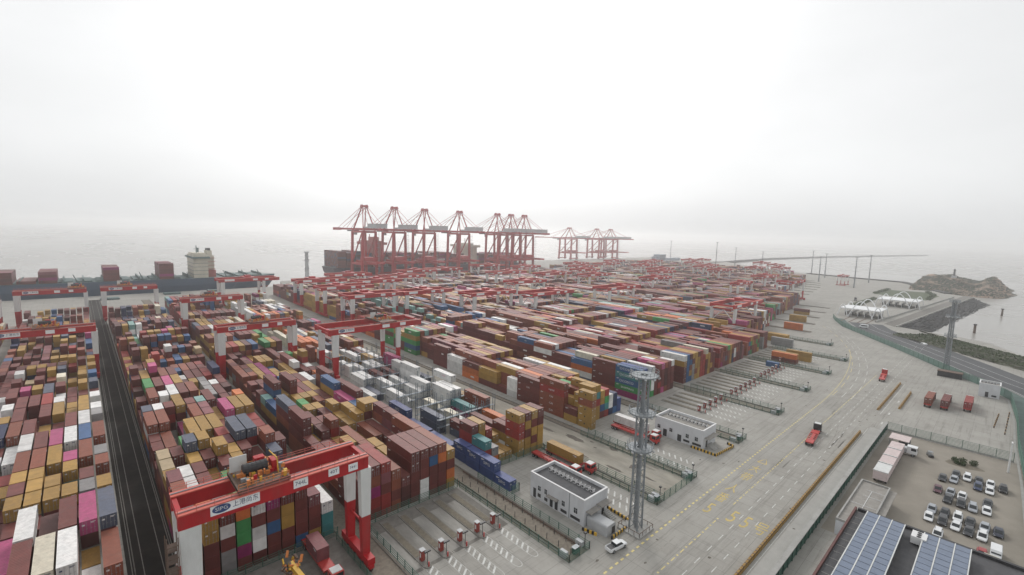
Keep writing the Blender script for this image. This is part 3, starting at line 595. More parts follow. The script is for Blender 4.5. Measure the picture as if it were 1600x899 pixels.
for nm, y, dt, rt, tr in sorted(CR, key=lambda c: c[1]):
    k = (round(RAIL[nm][1]-RAIL[nm][0], 1), rt, dt, tr) if dt == 2 or nm in 'ABCDZ' else (37.5 if nm in XS else 33.0 if nm == 'F' else 32.0, rt, dt)
    sp = RAIL[nm][1]-RAIL[nm][0]
    if k not in protos:
        protos[k] = o = gantry(sp, rt, 1.6 if rt == 0 else 3.0, dt, tr, 3.6 if rt == 0 and nm in 'ZABCN' else 8.2)
    else: o = copy_tree(protos[k])
    o.location = (frame(RAIL[nm][0], y), y, 0); nth[nm] = nth.get(nm, 0)+1
    pos = 'nearest' if nth[nm] == 1 else ORD[nth[nm]-1]+' nearest'
    extra = 'large red and white gantry crane, ' if dt == 2 else 'red and white yard gantry crane, '
    tag(o, f"{extra}{pos} over the {BW[nm]}", 'gantry crane', 'yard gantry cranes')
# ------------------------------------------------------------------ ship-to-shore cranes
def quay_crane():
    """local y 0 landside legs, y 33 waterside legs, boom out to y 112, back to y -46"""
    t = empty('quay_crane', (0,0,0)); W = 11.0
    for y in (0, 33):
        for x in (-W, W):
            m_ = MB(); m_.beam((x, y, 2), (x*.86, y, 67), 3.2, 3.0, 0, 2.8, 2.8); m_.build('leg', M_red, t)
        m_ = MB(); m_.box(-W-4, W+4, y-1.2, y+1.2, 3, 5.6); m_.build('sill_beam', M_red, t)
        for k in (-12, -9, 9, 12): m_ = MB(); m_.box(k-1.1, k+1.1, y-.9, y+.9, .4, 2.99); m_.build('bogie', M_dark, t)
    m_ = MB()
    for x in (-W*.93, W*.93): m_.box(x-1.1, x+1.1, 1.3, 31.7, 19.5, 22.5)
    for y in (0, 33): m_.box(-W*.85, W*.85, y-1.1, y+1.1, 19.8, 22.2)
    m_.build('portal_beam', M_red, t)
    m_ = MB()
    for x in (-5, 5): m_.box(x-1.0, x+1.0, -34, 30, 22.6, 25.4)
    for y in (-33, -20, -8, 8, 20): m_.box(-4, 4, y-.5, y+.5, 23, 25)
    m_.box(-8, 8, -3, 12, 25.4, 30.5); m_.build('rear_gantry', M_red, t)
    for x in (-1, 1):
        m_ = MB(); m_.beam((x*W*.93, 1, 65), (x*W*.95, 31.5, 24), 1.3, 1.3); m_.build('side_brace', M_red, t)
    m_ = MB()
    for y in (0, 33): m_.box(-W*.86, W*.86, y-1.3, y+1.3, 64.5, 67.5)
    for x in (-W*.86, W*.86): m_.box(x-1, x+1, 1.3, 31.7, 65, 67.2)
    m_.build('upper_frame', M_red, t)
    m_ = MB()
    for x in (-4.2, 4.2):
        m_.box(x-.8, x+.8, -46, 36, 68, 71.2)
    for y in range(-44, 37, 10): m_.box(-3.4, 3.4, y-.4, y+.4, 69.2, 70.4)
    m_.build('girder', M_red, t)
    m_ = MB()
    for x in (-4.2, 4.2): m_.box(x-.7, x+.7, 36.3, 108, 68.2, 71.0)
    for y in range(40, 110, 8): m_.box(-3.5, 3.5, y-.4, y+.4, 69.3, 70.3)
    m_.box(-6, 6, 108, 112, 67.5, 71.5)
    m_.build('boom', M_red, t)
    for x in (-1, 1):
        m_ = MB(); m_.beam((x*W*.8, 33, 67.5), (x*3, 16, 101), 1.6, 1.6, 0, 1.2, 1.2); m_.beam((x*W*.8, 0, 67.5), (x*3, 14, 101), 1.3, 1.3, 0, 1.0, 1.0); m_.build('mast_leg', M_red, t)
    m_ = MB(); m_.box(-4.5, 4.5, 11, 19, 100.5, 102.4); m_.box(-4.2, -3.2, 12, 18, 102.4, 104); m_.box(3.2, 4.2, 12, 18, 102.4, 104); m_.box(-1, 1, 13, 16, 102.4, 103.4); m_.build('apex_platform', M_red, t)
    m_ = MB()
    for x in (-3.5, 3.5):
        for y in (66, 98): m_.tube((x, 17, 101), (x, y, 71), .32, k=5)
        for y in (-6, -40): m_.tube((x, 13, 101), (x, y, 71), .3, k=5)
    m_.build('forestay', M_red, t)
    m_ = MB(); m_.box(-7.5, 7.5, -38, -10, 71.4, 77, 0); m_.box(-8, 8, -38.5, -9.5, 77, 77.4, 0); m_.box(-5.5, 5.5, -9, 6, 71.4, 73.2, 0); m_.build('machinery_house', M_grey, t)
    m_ = MB(); m_.box(-6.5, 6.5, 46, 58, 66.2, 68.0, 0); m_.box(-2.0, 2.0, 43, 47.5, 61.2, 66.2, 1); m_.build('trolley', [M_dark, M_grey], t)
    m_ = MB()
    for z in range(8, 66, 6): m_.box(W*.95-.2, W*.95+2.8, -4.2, -1.4, z, z+.25)
    for y in (-4.1, -1.5): m_.tube((W*.95+2.6, y, 2), (W*.95+2.6, y, 66), .12, k=5)
    m_.build('stairway', M_steel, t)
    return t
qc = quay_crane()
QX = [300, 347, 399, 466, 549, 582, 616]
for i, x in enumerate(QX):
    o = qc if i == 0 else copy_tree(qc)
    o.location = (x, 618, 0); o.rotation_euler = (0, 0, 0)
    tag(o, f"tall red quay crane with lowered boom, {ORD[i]} from the left along the big container ship", 'quay crane', 'ship-to-shore quay cranes')
for i, (x, y) in enumerate([(1030, 858), (1150, 853), (1215, 850)]):
    o = copy_tree(qc); o.location = (x-12, y-14, 0); o.scale = (1.2, 1.3, .86)
    tag(o, f"hazy red quay crane, {['left','middle','right'][i]} one of the distant three beyond the yard", 'quay crane', 'ship-to-shore quay cranes')
# ------------------------------------------------------------------ ships
def hull_poly(x0, x1, y0, y1, bow=None):
    ym = (y0+y1)/2
    if bow == 'right': return [(x0+6,y0),(x1-46,y0),(x1-18,y0+9),(x1,ym),(x1-18,y1-9),(x1-46,y1),(x0+6,y1),(x0,y1-10),(x0,y0+10)]
    return [(x0+10,y0),(x1,y0),(x1,y1),(x0+10,y1),(x0,y1-8),(x0,y0+8)]
def hull(name, x0, x1, y0, y1, zd, mh, bow, parent):
    m_ = MB(); top = hull_poly(x0, x1, y0, y1, bow); cx, cy = (x0+x1)/2, (y0+y1)/2
    def ring(z, k, kx): return [(cx+(x-cx)*kx, cy+(y-cy)*k, z) for x, y in top]
    rings = [ring(-6.5, .86, .955), ring(-1.5, .95, .972), ring(-1.4, .95, .972), ring(5, .995, .99), ring(zd, 1, 1)]
    for r_ in rings: m_.v += r_
    k = len(top)
    for j in range(4):
        for i in range(k):
            m_.f.append((j*k+i, j*k+(i+1)%k, (j+1)*k+(i+1)%k, (j+1)*k+i)); m_.m.append(1 if j == 0 else 0)
    m_.f.append(tuple(4*k+i for i in range(k))); m_.m.append(2)
    return m_.build(name, [mh, M_boot, M_deckg], parent)
def load(x0, x1, y0, y1, z, tiers, pal, along='x', rg=None):
    """containers lashed on deck: lie along x (the ship's length)"""
    rr = rg or rnd; x = x0
    while x+12.3 <= x1+.1:
        nt = max(1, tiers + rr.choice((-1,0,0,0)))
        y = y0
        while y+2.5 <= y1+.1:
            tt = nt if rr.random() < .8 else max(1, nt-1)
            for t in range(tt):
                if y < y0+2.6 or t == tt-1 or x+26 > x1 or x < x0+1: SHIPLOAD.append((x, x+12.2, y, y+2.44, z+t*2.7, z+t*2.7+2.66, rr.choice(pal)))
            y += 2.5
        x += 13.4
rs = random.Random(77)
sh = empty('container_ship', (0,0,0)); tag(sh, 'huge dark container ship fully loaded, berthed behind the seven tall quay cranes', 'ship')
hull('hull', 272, 652, 668, 728, 12, M_hullr, None, sh)
m_ = MB(); m_.box(334, 352, 676, 720, 12, 52); m_.box(330, 356, 672, 724, 46, 50); m_.box(338, 348, 684, 700, 52, 58, 0); m_.tube((343, 706, 52), (343, 706, 62), .8, m=0)
m_.build('funnel_casing', M_house, sh)
m_ = MB(); m_.box(520, 535, 672, 724, 12, 46, 0); m_.box(517, 538, 666, 730, 42, 46, 0); m_.box(522, 533, 680, 716, 46, 49, 0); m_.tube((527, 698, 49), (527, 698, 58), .7, m=0); m_.build('bridge_house', M_cream, sh)
m_ = MB()
for x in range(286, 650, 14):
    if not (330 < x < 356 or 516 < x < 538): m_.box(x-.6, x+.6, 671, 725, 12, 27)
m_.build('lashing_bridge', M_steel, sh)
load(277, 332, 670.5, 725, 12.2, 9, 'mmmmmdddgmPn', rg=rs); load(358, 516, 670.5, 725, 12.2, 8, 'mmmmrdgRPwMnmm', rg=rs); load(540, 645, 670.5, 725, 12.2, 7, 'mmmrdPpnMgmm', rg=rs)
s2 = empty('feeder_ship', (0,0,0)); tag(s2, 'blue hulled container ship with cream superstructure berthed at the left quay', 'ship')
hull('hull', -330, 177, 599, 645, 12.3, M_hullb, 'right', s2)
m_ = MB(); m_.box(90.5, 104, 603, 641, 12, 37, 0); m_.box(89, 105.5, 598.5, 645.5, 33.5, 35.2, 1); m_.box(91.5, 102.5, 606, 638, 37, 39, 0)
for z in (16, 20, 24, 28): m_.box(90.2, 104.3, 602.7, 641.3, z, z+.35, 1)
m_.tube((96, 618, 39), (96, 618, 47), .5, m=1); m_.box(93, 99, 617.3, 618.7, 43, 43.4, 1); m_.tube((99, 628, 39), (99, 628, 44), .9, m=1)
m_.build('superstructure', [M_cream, M_deckg], s2)
m_ = MB(); m_.prism([(104.8,610),(112,608),(112,636),(104.8,634)], 12, 20, 1); m_.box(105, 111.5, 612, 632, 20, 36, 0); m_.box(105.3, 110, 614, 630, 36, 41.5, 0); m_.box(106, 109, 616, 628, 41.5, 44, 2)
for z in (21, 25, 29, 33): m_.box(104.9, 112.2, 611, 633, z, z+.4, 1)
m_.build('funnel', [M_cream, M_house, M_dark], s2)
m_ = MB()
for x in range(-320, 170, 14):
    if not 86 < x < 116: m_.box(x-.5, x+.5, 601, 643, 12.3, 15.8)
m_.build('lashing_bridge', M_deckg, s2)
for x in list(range(-60, 80, 14)) + [117, 131, 145]:
    m_ = MB(); m_.box(x+1.2, x+12.4, 603, 641, 12.31, 13.6); m_.build('hatch_cover', M_deckg, s2)
for x, h in ((47, 21), (-2, 20), (87, 19), (59, 18), (121, 20), (139, 20), (155, 20)):
    m_ = MB(); m_.beam((x, 602, 12.3), (x-3, 602, h), 1.2, 1.2, 0, .5, .5); m_.build('ventilator_post', M_deckg, s2)
for x0, x1, t in ((-70, -43, 4), (-42, -29, 2), (-28, -15.5, 4), (16.5, 29.5, 6), (60.5, 74, 6)):
    load(x0, x1, 601, 643, 12.6, t, 'mmmmmmdPMm', rg=rs)
# apron vehicles are too small to read; hatch covers lie on the quay
m_ = MB()
for x, y in ((60, 572), (95, 575), (20, 556)): m_.box(x, x+14, y, y+10, 0.004, 1.6, 0)
for i, (x, y) in enumerate(((60, 568), (98, 572), (12, 553))):
    m_ = MB(); m_.box(0, 13.5, 0, 10, .3, 1.3, 0); m_.box(.3, 13.2, .3, 9.7, 1.3, 1.55, 0)
    for k in range(4): m_.box(.8+3.7*k, 1.4+3.7*k, -.1, 10.1, .0, .3, 0)
    o = m_.build('hatch_lid', M_deckg, None, (x, y, .004)); tag(o, f"green steel hatch lid lying on the quay apron, {['middle','rightmost','leftmost'][i]} of three beside the blue ship", 'hatch lid', 'hatch lids on the quay')
# ------------------------------------------------------------------ light masts
def mast(x, y, rings, top, near, label, r=1.5):
    if not near: r = 2.3 if y > 300 else 1.45
    t = empty('light_mast', (x, y, 0)); tag(t, label, 'light mast', 'floodlight masts')
    m_ = MB(); k = 4 if near else 4; rr = r
    cs = [(rr*math.cos(math.pi/4+math.pi/2*i), rr*math.sin(math.pi/4+math.pi/2*i)) for i in range(4)]
    for cx, cy in cs: m_.tube((cx, cy, .3), (cx*.72, cy*.72, top), .24 if near else .3, k=8)
    n = int(top/2.4)
    for j in range(n):
        f0 = 1-.28*j/n; f1 = 1-.28*(j+1)/n; z0, z1 = .3+(top-.3)*j/n, .3+(top-.3)*(j+1)/n
        for i in range(4):
            a, b_ = cs[i], cs[(i+1) % 4]
            p, q = (a[0]*f0, a[1]*f0, z0), (b_[0]*f1, b_[1]*f1, z1)
            if j % 2: p, q = (b_[0]*f0, b_[1]*f0, z0), (a[0]*f1, a[1]*f1, z1)
            m_.tube(p, q, .09 if near else .12, k=5)
            m_.tube((a[0]*f1, a[1]*f1, z1), (b_[0]*f1, b_[1]*f1, z1), .08, k=5)
    m_.tube((0,0,.3), (0,0,top), .28, k=8)
    m_.build('lattice_shaft', M_steel, t)
    for z, rad in rings:
        m_ = MB(); k = 20
        for i in range(k):
            a0, a1 = 2*math.pi*i/k, 2*math.pi*(i+1)/k
            p = lambda a, q, zz: (q*math.cos(a), q*math.sin(a), zz)
            m_.face([p(a0,.75,z), p(a1,.75,z), p(a1,rad,z), p(a0,rad,z)], 0)
            m_.face([p(a0,rad,z-.35), p(a1,rad,z-.35), p(a1,rad,z), p(a0,rad,z)], 0)
            m_.face([p(a1,.75,z-.35), p(a0,.75,z-.35), p(a0,rad,z-.35), p(a1,rad,z-.35)], 0)
            m_.tube(p(a0,rad,z), p(a0,rad*1.04,z+1.15), .05, k=4, m=0)
            for zz in (.6, 1.15): m_.tube(p(a0,rad*1.03,z+zz), p(a1,rad*1.03,z+zz), .055, k=4, m=0)
            if i % 2 == 0: m_.beam(p(a0,rad+.1,z-.5), p(a0,rad+.45,z-.2), .5, .3, 1)
        m_.build('platform', [M_steel, M_grey], t)
    return t
nm = mast(94.6, 55.8, ((20.6, 2.9), (29.2, 3.0), (38.2, 3.1)), 38.2, True, 'tall grey lattice light mast with three ring platforms beside the white substation')
m_ = MB(); m_.box(-3.1, 3.1, -3.1, 3.1, .004, .35); m_.build('plinth', M_conc, nm)
m_ = MB()
for sx in (-2.9, 2.9):
    for k in range(5):
        m_.tube((sx, -2.9+1.45*k, .35), (sx, -2.9+1.45*k, 1.4), .07, k=5); m_.tube((-2.9+1.45*k, sx, .35), (-2.9+1.45*k, sx, 1.4), .07, k=5)
    m_.tube((sx, -2.9, 1.35), (sx, 2.9, 1.35), .07, k=5); m_.tube((-2.9, sx, 1.35), (2.9, sx, 1.35), .07, k=5)
m_.build('guard_rail', M_rust, nm)
mast(356, 21, ((19.2, 2.4), (30.1, 2.8), (38.6, 2.2)), 39, False, 'grey lattice light mast beside the coastal road at the right')
mast(204, 588, ((20, 2.4), (30, 2.6), (39.8, 2.8)), 40, False, 'grey light mast on the quay edge between the two ships')
def pole(x, y, h, label, head=2.4):
    t = empty('light_pole', (x, y, 0)); tag(t, label, 'light pole', 'distant light poles')
    m_ = MB(); m_.tube((0,0,0), (0,0,h), 1.0, .5, 10); m_.build('shaft', M_steel, t)
    m_ = MB(); m_.tube((0,0,h-1.0), (0,0,h), head, head*1.1, 12)
    if head > 1.5: m_.tube((0,0,h*.68), (0,0,h*.68+.8), 1.9, 2.0, 10)
    m_.build('lamp_ring', M_grey, t)
PNTH = ['eighth','ninth','sixth','fourth','third','second','first','seventh','fifth']
for i, (x, y, h) in enumerate(((872,166,47), (1010,172,48), (1150,296,49), (1092,376,44), (1136,451,50), (980,428,62), (1180,640,60), (1060,250,46), (940,230,44))):
    pole(x, y, h, f"tall grey light pole, {PNTH[i]} from the left along the hazy far shore")
# ------------------------------------------------------------------ tracks, courts, kerbs
tr_d = []; tr_b = []
dl = sheet('rail_lane', [rect(3.4, 11.9, 40, 560)], M_dlane, .004); struct(dl)
pl = []
for x in (4.1, 5.9, 9.0, 11.2): pl.append(rect(x, x+.16, 40, 560))
struct(sheet('lane_lines', pl, M_lane, .009))
CORR = [(-31.5, 60), (41.6, 58), (77.0, 60), (112.5, 58), (128.5, 60)]
GAPS = []      # (centre x, width, y near end)
for x in (42.6, 76.8): GAPS.append((x, 6.6, 58.5))
for x in (166, 205.5): GAPS.append((x, 6.0, 58.5))
for x in (109.3, 128.0): GAPS.append((x, 3.2, 57.5))
for i, nm in enumerate(XS):
    GAPS.append((XS[nm]+38.5, 5.2, YF[nm]-43 if YF[nm] < 130 else YF[nm]-30))
ball = [rect(cx-wd/2, cx+wd/2, y0, 540) for cx, wd, y0 in GAPS]
struct(sheet('track_bed', ball, M_ballast, .004))
struct(sheet('stained_road', [rect(111.2, 126.2, 57.6, 540)], mat('muddy_concrete', (.285,.265,.225), .95, .22, .25, dirt=.55, stretch=(1,.35,1)), .0045))
struct(sheet('court_apron', [rect(13, 39.5, 60, 101), rect(46.5, 72.5, 77, 98.2)], M_bed, .0045))
m_ = MB()
for cx, wd, y0 in GAPS:
    for s_ in (-1, 1): m_.box(cx+s_*(wd/2-.55)-.09, cx+s_*(wd/2-.55)+.09, y0, 540, .02, .26)
for x in (4.6, 10.9): m_.box(x-.09, x+.09, 40, 560, .02, .24)
struct(m_.build('crane_rails', M_bed))
def fence(name, pts, h, label, panel=M_greenp, post=M_green, step=3.0, cat='fence', base=None, solid=.022, group=None):
    t = empty(name, (pts[0][0], pts[0][1], 0)); ox, oy = pts[0]; tag(t, label, cat, group)
    p_, q_ = MB(), MB()
    for (xa, ya), (xb, yb) in zip(pts, pts[1:]):
        xa -= ox; xb -= ox; ya -= oy; yb -= oy; L = math.hypot(xb-xa, yb-ya); n_ = max(1, round(L/step))
        dx, dy = (xb-xa)/L, (yb-ya)/L
        zb = .05
        if base: p_.beam((xa, ya, base/2), (xb, yb, base/2), .35, base, 1); zb = base
        # open mesh: horizontal and vertical wires with air between
        hh = h-zb; m1 = max(2, int(hh/.42))
        for j in range(m1+1): p_.beam((xa, ya, zb+.06+(hh-.1)*j/m1), (xb, yb, zb+.06+(hh-.1)*j/m1), .05, solid*5, 0)
        for k in range(n_+1): q_.box(xa+dx*L*k/n_-.07, xa+dx*L*k/n_+.07, ya+dy*L*k/n_-.07, ya+dy*L*k/n_+.07, 0, h+.15)
    p_.build('mesh_panel', [panel, M_conc], t); q_.build('post', post, t); return t
fence('block_fence', [(45.6,98.3),(72.9,98.3)], 2.3, 'green mesh fence in front of the third container block')
fence('block_fence', [(11.6,99.4),(39.9,99.4)], 2.0, 'green mesh fence below the stacks under the nearest gantry crane')
fence('court_fence', [(110.9,57.4),(126.4,57.4)], 2.4, 'green mesh fence closing the near end of the stained road')
fence('block_fence', [(82,86),(84.7,86),(84.7,100),(110.5,98.4)], 2.2, 'green mesh fence around the front of the reefer rack block')
for i, (cx, wd, y0) in enumerate(GAPS[:10]):
    nmw = ['between second and third blocks','between third block and white substation','beyond the second substation','between sixth and seventh blocks','left of the stained road','right of the stained road','beyond the seventh block','beyond the eighth block','beyond the ninth block','beyond the tenth block'][i]
    fence('track_fence', [(cx-wd/2-.2, y0+40 if i > 1 and wd > 4 else 98), (cx-wd/2-.2, y0), (cx+wd/2+.2, y0), (cx+wd/2+.2, y0+40)], 1.7, f"green track fence round the rail end {nmw}", group='track fences')
    t = empty('buffer_stop', (cx, y0+1.3, 0)); tag(t, f"grey buffer with green cabinet at the rail end {nmw}", 'buffer stop', 'rail end buffers')
    m_ = MB()
    for s_ in (-1, 1): m_.box(s_*(wd/2-.55)-.5, s_*(wd/2-.55)+.5, 0, 1.8, .0, 1.3)
    m_.build('buffer', M_grey, t); m_ = MB(); m_.box(-.8, .7, -.6, .3, .1, 1.5, 0); m_.box(-.9, .8, -.7, .4, 1.5, 1.6, 1); m_.build('cabinet', [M_green, M_steel], t)
    m_ = MB(); m_.tube((wd/2-.1, -.2, 0), (wd/2-.1, -.2, 3.4), .09, k=6); m_.box(wd/2-.4, wd/2+.2, -.5, .1, 3.3, 3.6); m_.build('camera_post', M_dark, t)
# cable rail posts along the near track
m_ = MB()
for k in range(14):
    y = 60+3.6*k; t_ = MB()
t = empty('cable_guide', (75.6, 60, 0)); tag(t, 'row of thin dark posts with handrail along the tan track bed', 'cable guide')
for xx, nmx in ((0, 'post'), (2.6, 'post')):
    for k in range(12):
        m_ = MB(); m_.box(xx-.06, xx+.06, 3.6*k-.06, 3.6*k+.06, 0, 1.5); m_.build('post', M_dark, t)
m_ = MB(); m_.box(-.9, -.75, 0, 44, .05, .35); m_.box(3.4, 3.55, 0, 44, .05, .35)
for k in range(40): m_.box(3.0, 4.0, 1.1*k, 1.1*k+.3, .06, .16)
m_.build('cable_trough', M_rust, t)
# truck court islands with red kiosks
ISL = MB()
def kiosk(x, y, label, far=False):
    t = empty('entry_kiosk', (x, y, 0)); tag(t, label, 'kiosk', 'red truck court kiosks')
    m_ = MB(); m_.box(-.42, .42, -.45, .45, .16, 2.5, 0)
    if not far: m_.box(-.47, .47, -.2, .2, .9, 1.9, 1)
    m_.build('cabinet', [M_kiosk, M_white], t)
    m_ = MB(); m_.box(-.55, .55, -.6, .6, 2.5, 2.62); m_.build('roof', M_grey, t)
    m_ = MB(); m_.tube((.1, -1.9, .15), (.1, -1.9, 3.1), .07, k=6); m_.box(-.6, .8, -2.1, -1.7, 3.0, 3.3); m_.build('lamp_post', M_dark, t)
    m_ = MB(); m_.box(-.12, .12, -2.7, -2.46, .15, 1.2); m_.build('bollard', M_truckred, t)
    return t
kp = None
COURT = [('third block', [50.0, 54.8, 59.9, 64.9, 69.7], 76.6, 97.2), ('nearest gantry crane', [29.2], 60, 97.5), ('fifth block', [181.5, 186.5, 191.5, 196.8, 202], 78.5, 98), ('sixth block', [213, 218, 223.5, 229, 234.5, 240], 78.5, 100), ('seventh block', [253, 258.5, 264, 269.5, 275, 280.5], 80, 101), ('eighth block', [294, 300, 306, 312, 318, 324], 84, 103)]
hatch = []
for nmw, xs_, y0, y1 in COURT:
    for i, x in enumerate(xs_):
        ISL.prism([(x-.95,y1),(x-.95,y0+1),(x-.45,y0),(x+.45,y0),(x+.95,y0+1),(x+.95,y1)], 0, .15, 0)
        ISL.box(x-.72, x+.72, y0+4.5, y1-1, .15, .19, 1)
        if y0 != 60:
            lab = f"red kiosk on a kerb, {ORD[i]} from left, truck court of the {nmw}"
            if kp is None: kp = o = kiosk(x, y0+3.0, lab)
            else:
                o = copy_tree(kp); o.location = (x, y0+3.0, 0); o['label'] = lab
            o['group'] = 'red truck court kiosks'
        ye = y0-10.6; hw = .95
        if y0 != 60:
            hatch += [rect(x-hw, x-hw+.07, ye, y0-.2), rect(x+hw-.07, x+hw, ye, y0-.2)]
            for k in range(6):
                yy = ye+.6+1.7*k; hatch.append([(x-hw+.14, yy), (x-hw+.14, yy+.55), (x+hw-.14, yy+1.75), (x+hw-.14, yy+1.2)])
            n_ = 9
            for j in range(n_):
                a0, a1 = math.pi+math.pi*j/n_, math.pi+math.pi*(j+1)/n_
                hatch.append([(x+hw*math.cos(a0), ye+1.6*hw*math.sin(a0)), (x+hw*math.cos(a1), ye+1.6*hw*math.sin(a1)), (x+(hw-.09)*math.cos(a1), ye+1.6*(hw-.09)*math.sin(a1)), (x+(hw-.09)*math.cos(a0), ye+1.6*(hw-.09)*math.sin(a0))])
struct(ISL.build('kerb_islands', [M_kerb, M_soil]))
# loading bays between white substation and the stained road
for k in range(9):
    for xx in (99.0, 102.4, 131.2, 135.6): hatch.append([(xx, 61+2.0*k), (xx, 61.5+2.0*k), (xx+2.2, 62.9+2.0*k), (xx+2.2, 62.4+2.0*k)])
# pads of paler concrete in the court
pads = []
for x in (47.4, 52.4, 57.4, 62.4, 67.3): pads.append(rect(x-1.4, x+1.4, 78, 93.5))
struct(sheet('court_pads', pads, M_pad, .0085))
# ------------------------------------------------------------------ road paint
wl, yl, dp = [], [], []
for x in range(70, 420, 6):
    for y in (40.7, 37.0): wl.append(rect(x, x+2.6, y-.09, y+.09))
for k in range(150):
    x = 60+2.05*k; yy = 51.7+(0 if x < 230 else (x-230)**2*.0009)
    dp.append(rect(x, x+1.0, yy-.22, yy+.22))
for k in range(60):
    x = 62+4.1*k
    if 114 < x < 121: continue
    dp.append(rect(x, x+1.7, 44.28, 44.52)); dp.append(rect(x+2.6, x+3.1, 44.2, 44.6))
wl.append(rect(60, 216, 31.7, 31.85)); wl.append(rect(238, 300, 31.6, 31.75))
for x in (225, 240, 262): wl.append(rect(x, x+3, 29, 29.5))
for a in range(12):                      # lane lines sweeping round to the gate
    t0, t1 = a/12, (a+.55)/12
    def cv(t, o): return (250+t*210, 44+o+(t*t)*58)
    for o in (0, 3.5, 7):
        p, q = cv(t0, o), cv(t1, o); (dp if o == 7 else wl).append([p, q, (q[0], q[1]+.22), (p[0], p[1]+.22)])
struct(sheet('white_road_markings', wl+hatch, M_wline, .012)); struct(sheet('yellow_road_markings', yl, M_yline, .012)); struct(sheet('pale_road_dashes', dp, M_dash, .0125))
rt = struct(sheet('painted_triangle', [[(154.0,46.9),(158.6,48),(154.3,46.6)], [(154.0,49.1),(158.6,48),(154.3,49.4)], [(154.0,46.9),(154.0,49.1),(154.35,49.1),(154.35,46.9)]], M_yline, .012))
for i, (s_, x, y, sz, sx) in enumerate((('5',116.8,47.9,8.0,.5), ('番',124.4,47.9,6.0,.5), ('人',131.6,47.9,5.8,.5), ('带',141.1,47.9,6.2,.5), ('大',148.3,47.9,5.6,.5), ('5',117.6,42.2,8.8,.5), ('5',117.6,39.0,8.8,.46), ('号',117.6,35.6,6.6,.5))):
    o = text(s_, sz, M_text, None, (x, y, .0135), (0, 0, R(-90)), name='road_lettering', sx=sx); o['kind'] = 'structure'
# puddle stains with a shape of their own
def blob(cx, cy, rx, ry, seed):
    rr = random.Random(seed); return [(cx+rx*(.6+.5*rr.random())*math.cos(2*math.pi*i/16), cy+ry*(.6+.5*rr.random())*math.sin(2*math.pi*i/16)) for i in range(16)]
st = [blob(122.3,97.5,1.5,5.2,1),blob(115,76,.7,4,5),blob(118,67,.5,3.4,6),blob(120.5,110,.9,6,7),blob(114.5,90,.6,5,8),blob(121,73,2.4,1.4,9), blob(124.6,92,.4,1,2), blob(122,88.6,.4,.8,3), blob(126,84,1.4,2.2,4)]
rr = random.Random(9)
for k in range(46): st.append(blob(rr.uniform(72, 330), rr.uniform(30, 62), rr.uniform(.25, .6), rr.uniform(.2, .5), k+10))
M_stain = mat('mud_stain', (.115,.10,.085), .95, .35, 1.5)
struct(sheet('mud_stains', st, M_stain, .0105))
tt = []; rr = random.Random(12)
for k in range(34):                      # rubber laid down by turning trucks
    x, y = rr.uniform(70, 300), rr.choice((35, 38.7, 42.4, 47, 53, 56)) + rr.uniform(-.8, .8); L = rr.uniform(6, 26); bend = rr.choice((0, 0, 0, .002, -.002, .004)) ; wd_ = rr.uniform(.14, .3)
    for o_ in (0, 1.9):
        n_ = 6
        for j in range(n_):
            a, b_ = L*j/n_, L*(j+1)/n_
            tt.append([(x+a, y+o_+bend*a*a), (x+b_, y+o_+bend*b_*b_), (x+b_, y+o_+bend*b_*b_+wd_), (x+a, y+o_+bend*a*a+wd_)])
for k in range(36):
    x, y = rr.choice((114, 117, 120.5, 123.6, 49, 54, 59, 64)) + rr.uniform(-.8, .8), rr.uniform(60, 74) if k % 3 else rr.uniform(100, 190); L = rr.uniform(6, 22) if y > 90 else rr.uniform(4, 9)
    for o_ in (0, 1.9): tt.append(rect(x+o_, x+o_+.22, y, y+L))
struct(sheet('tyre_tracks', tt, mat('tyre_rubber_film', (.275,.262,.238), .95, .22, .6), .0095))
# ------------------------------------------------------------------ barriers, wall, verge
def barrier(x0, x1, y, label):
    t = empty('crash_barrier', (x0, y, 0)); tag(t, label, 'barrier'); n_ = int((x1-x0)/1.5)
    for k in range(n_):
        if k < 2:
            b_ = MB(); b_.box(0, 1.48, -.38, .38, 0, .35, 0); b_.box(.02, 1.46, -.2, .2, .35, .95, 0)
            b_.box(.55, .95, -.21, .21, .36, .96, 1)
            o = b_.build('barrier_block', [M_barr, M_rust], t); bb = (bb0, o) if k else (o,); bb0 = o
        else: o = bb[k % 2].copy(); COL.objects.link(o); o.parent = t
        o.location = (k*1.5, 0, 0)
    return t
barrier(60, 209, 32.9, 'long low yellow and black barrier running along the main road')
barrier(243, 299, 33.3, 'shorter yellow striped barrier further along the road past the gap')
barrier(252, 284, 27.5, 'short low striped kerb barrier beside the parked container trucks')
t = empty('boundary_wall', (60, 27, 0)); tag(t, 'long boundary wall with dark green sheeting and pale coping beside the main road', 'wall')
m_ = MB(); m_.box(0, 159.4, -.15, .15, 0, 2.9); m_.build('sheeting', M_green, t)
m_ = MB(); m_.box(0, 159.6, -.5, .55, 2.9, 3.12); m_.build('coping', M_conc, t)
m_ = MB()
for k in range(54): m_.box(3*k, 3*k+.2, -.35, -.15, 0, 2.9)
m_.build('post', M_green, t)
fence('car_park_fence', [(219.6,26.6),(219.6,-6)], 3.2, 'green mesh fence with tall posts behind the car park', step=4.1, base=.5, solid=.02)
GC = [(508,110),(490,104),(463,93),(437,75.5),(397,49),(366,29.5),(340,14),(327,4),(309,-4.5),(272,-6.6),(237,-7),(200,-8.5),(150,-9.5),(118,-10)]
fence('shore_fence', GC, 3.6, 'long green mesh fence curving along the coastal road', step=5, solid=.045)
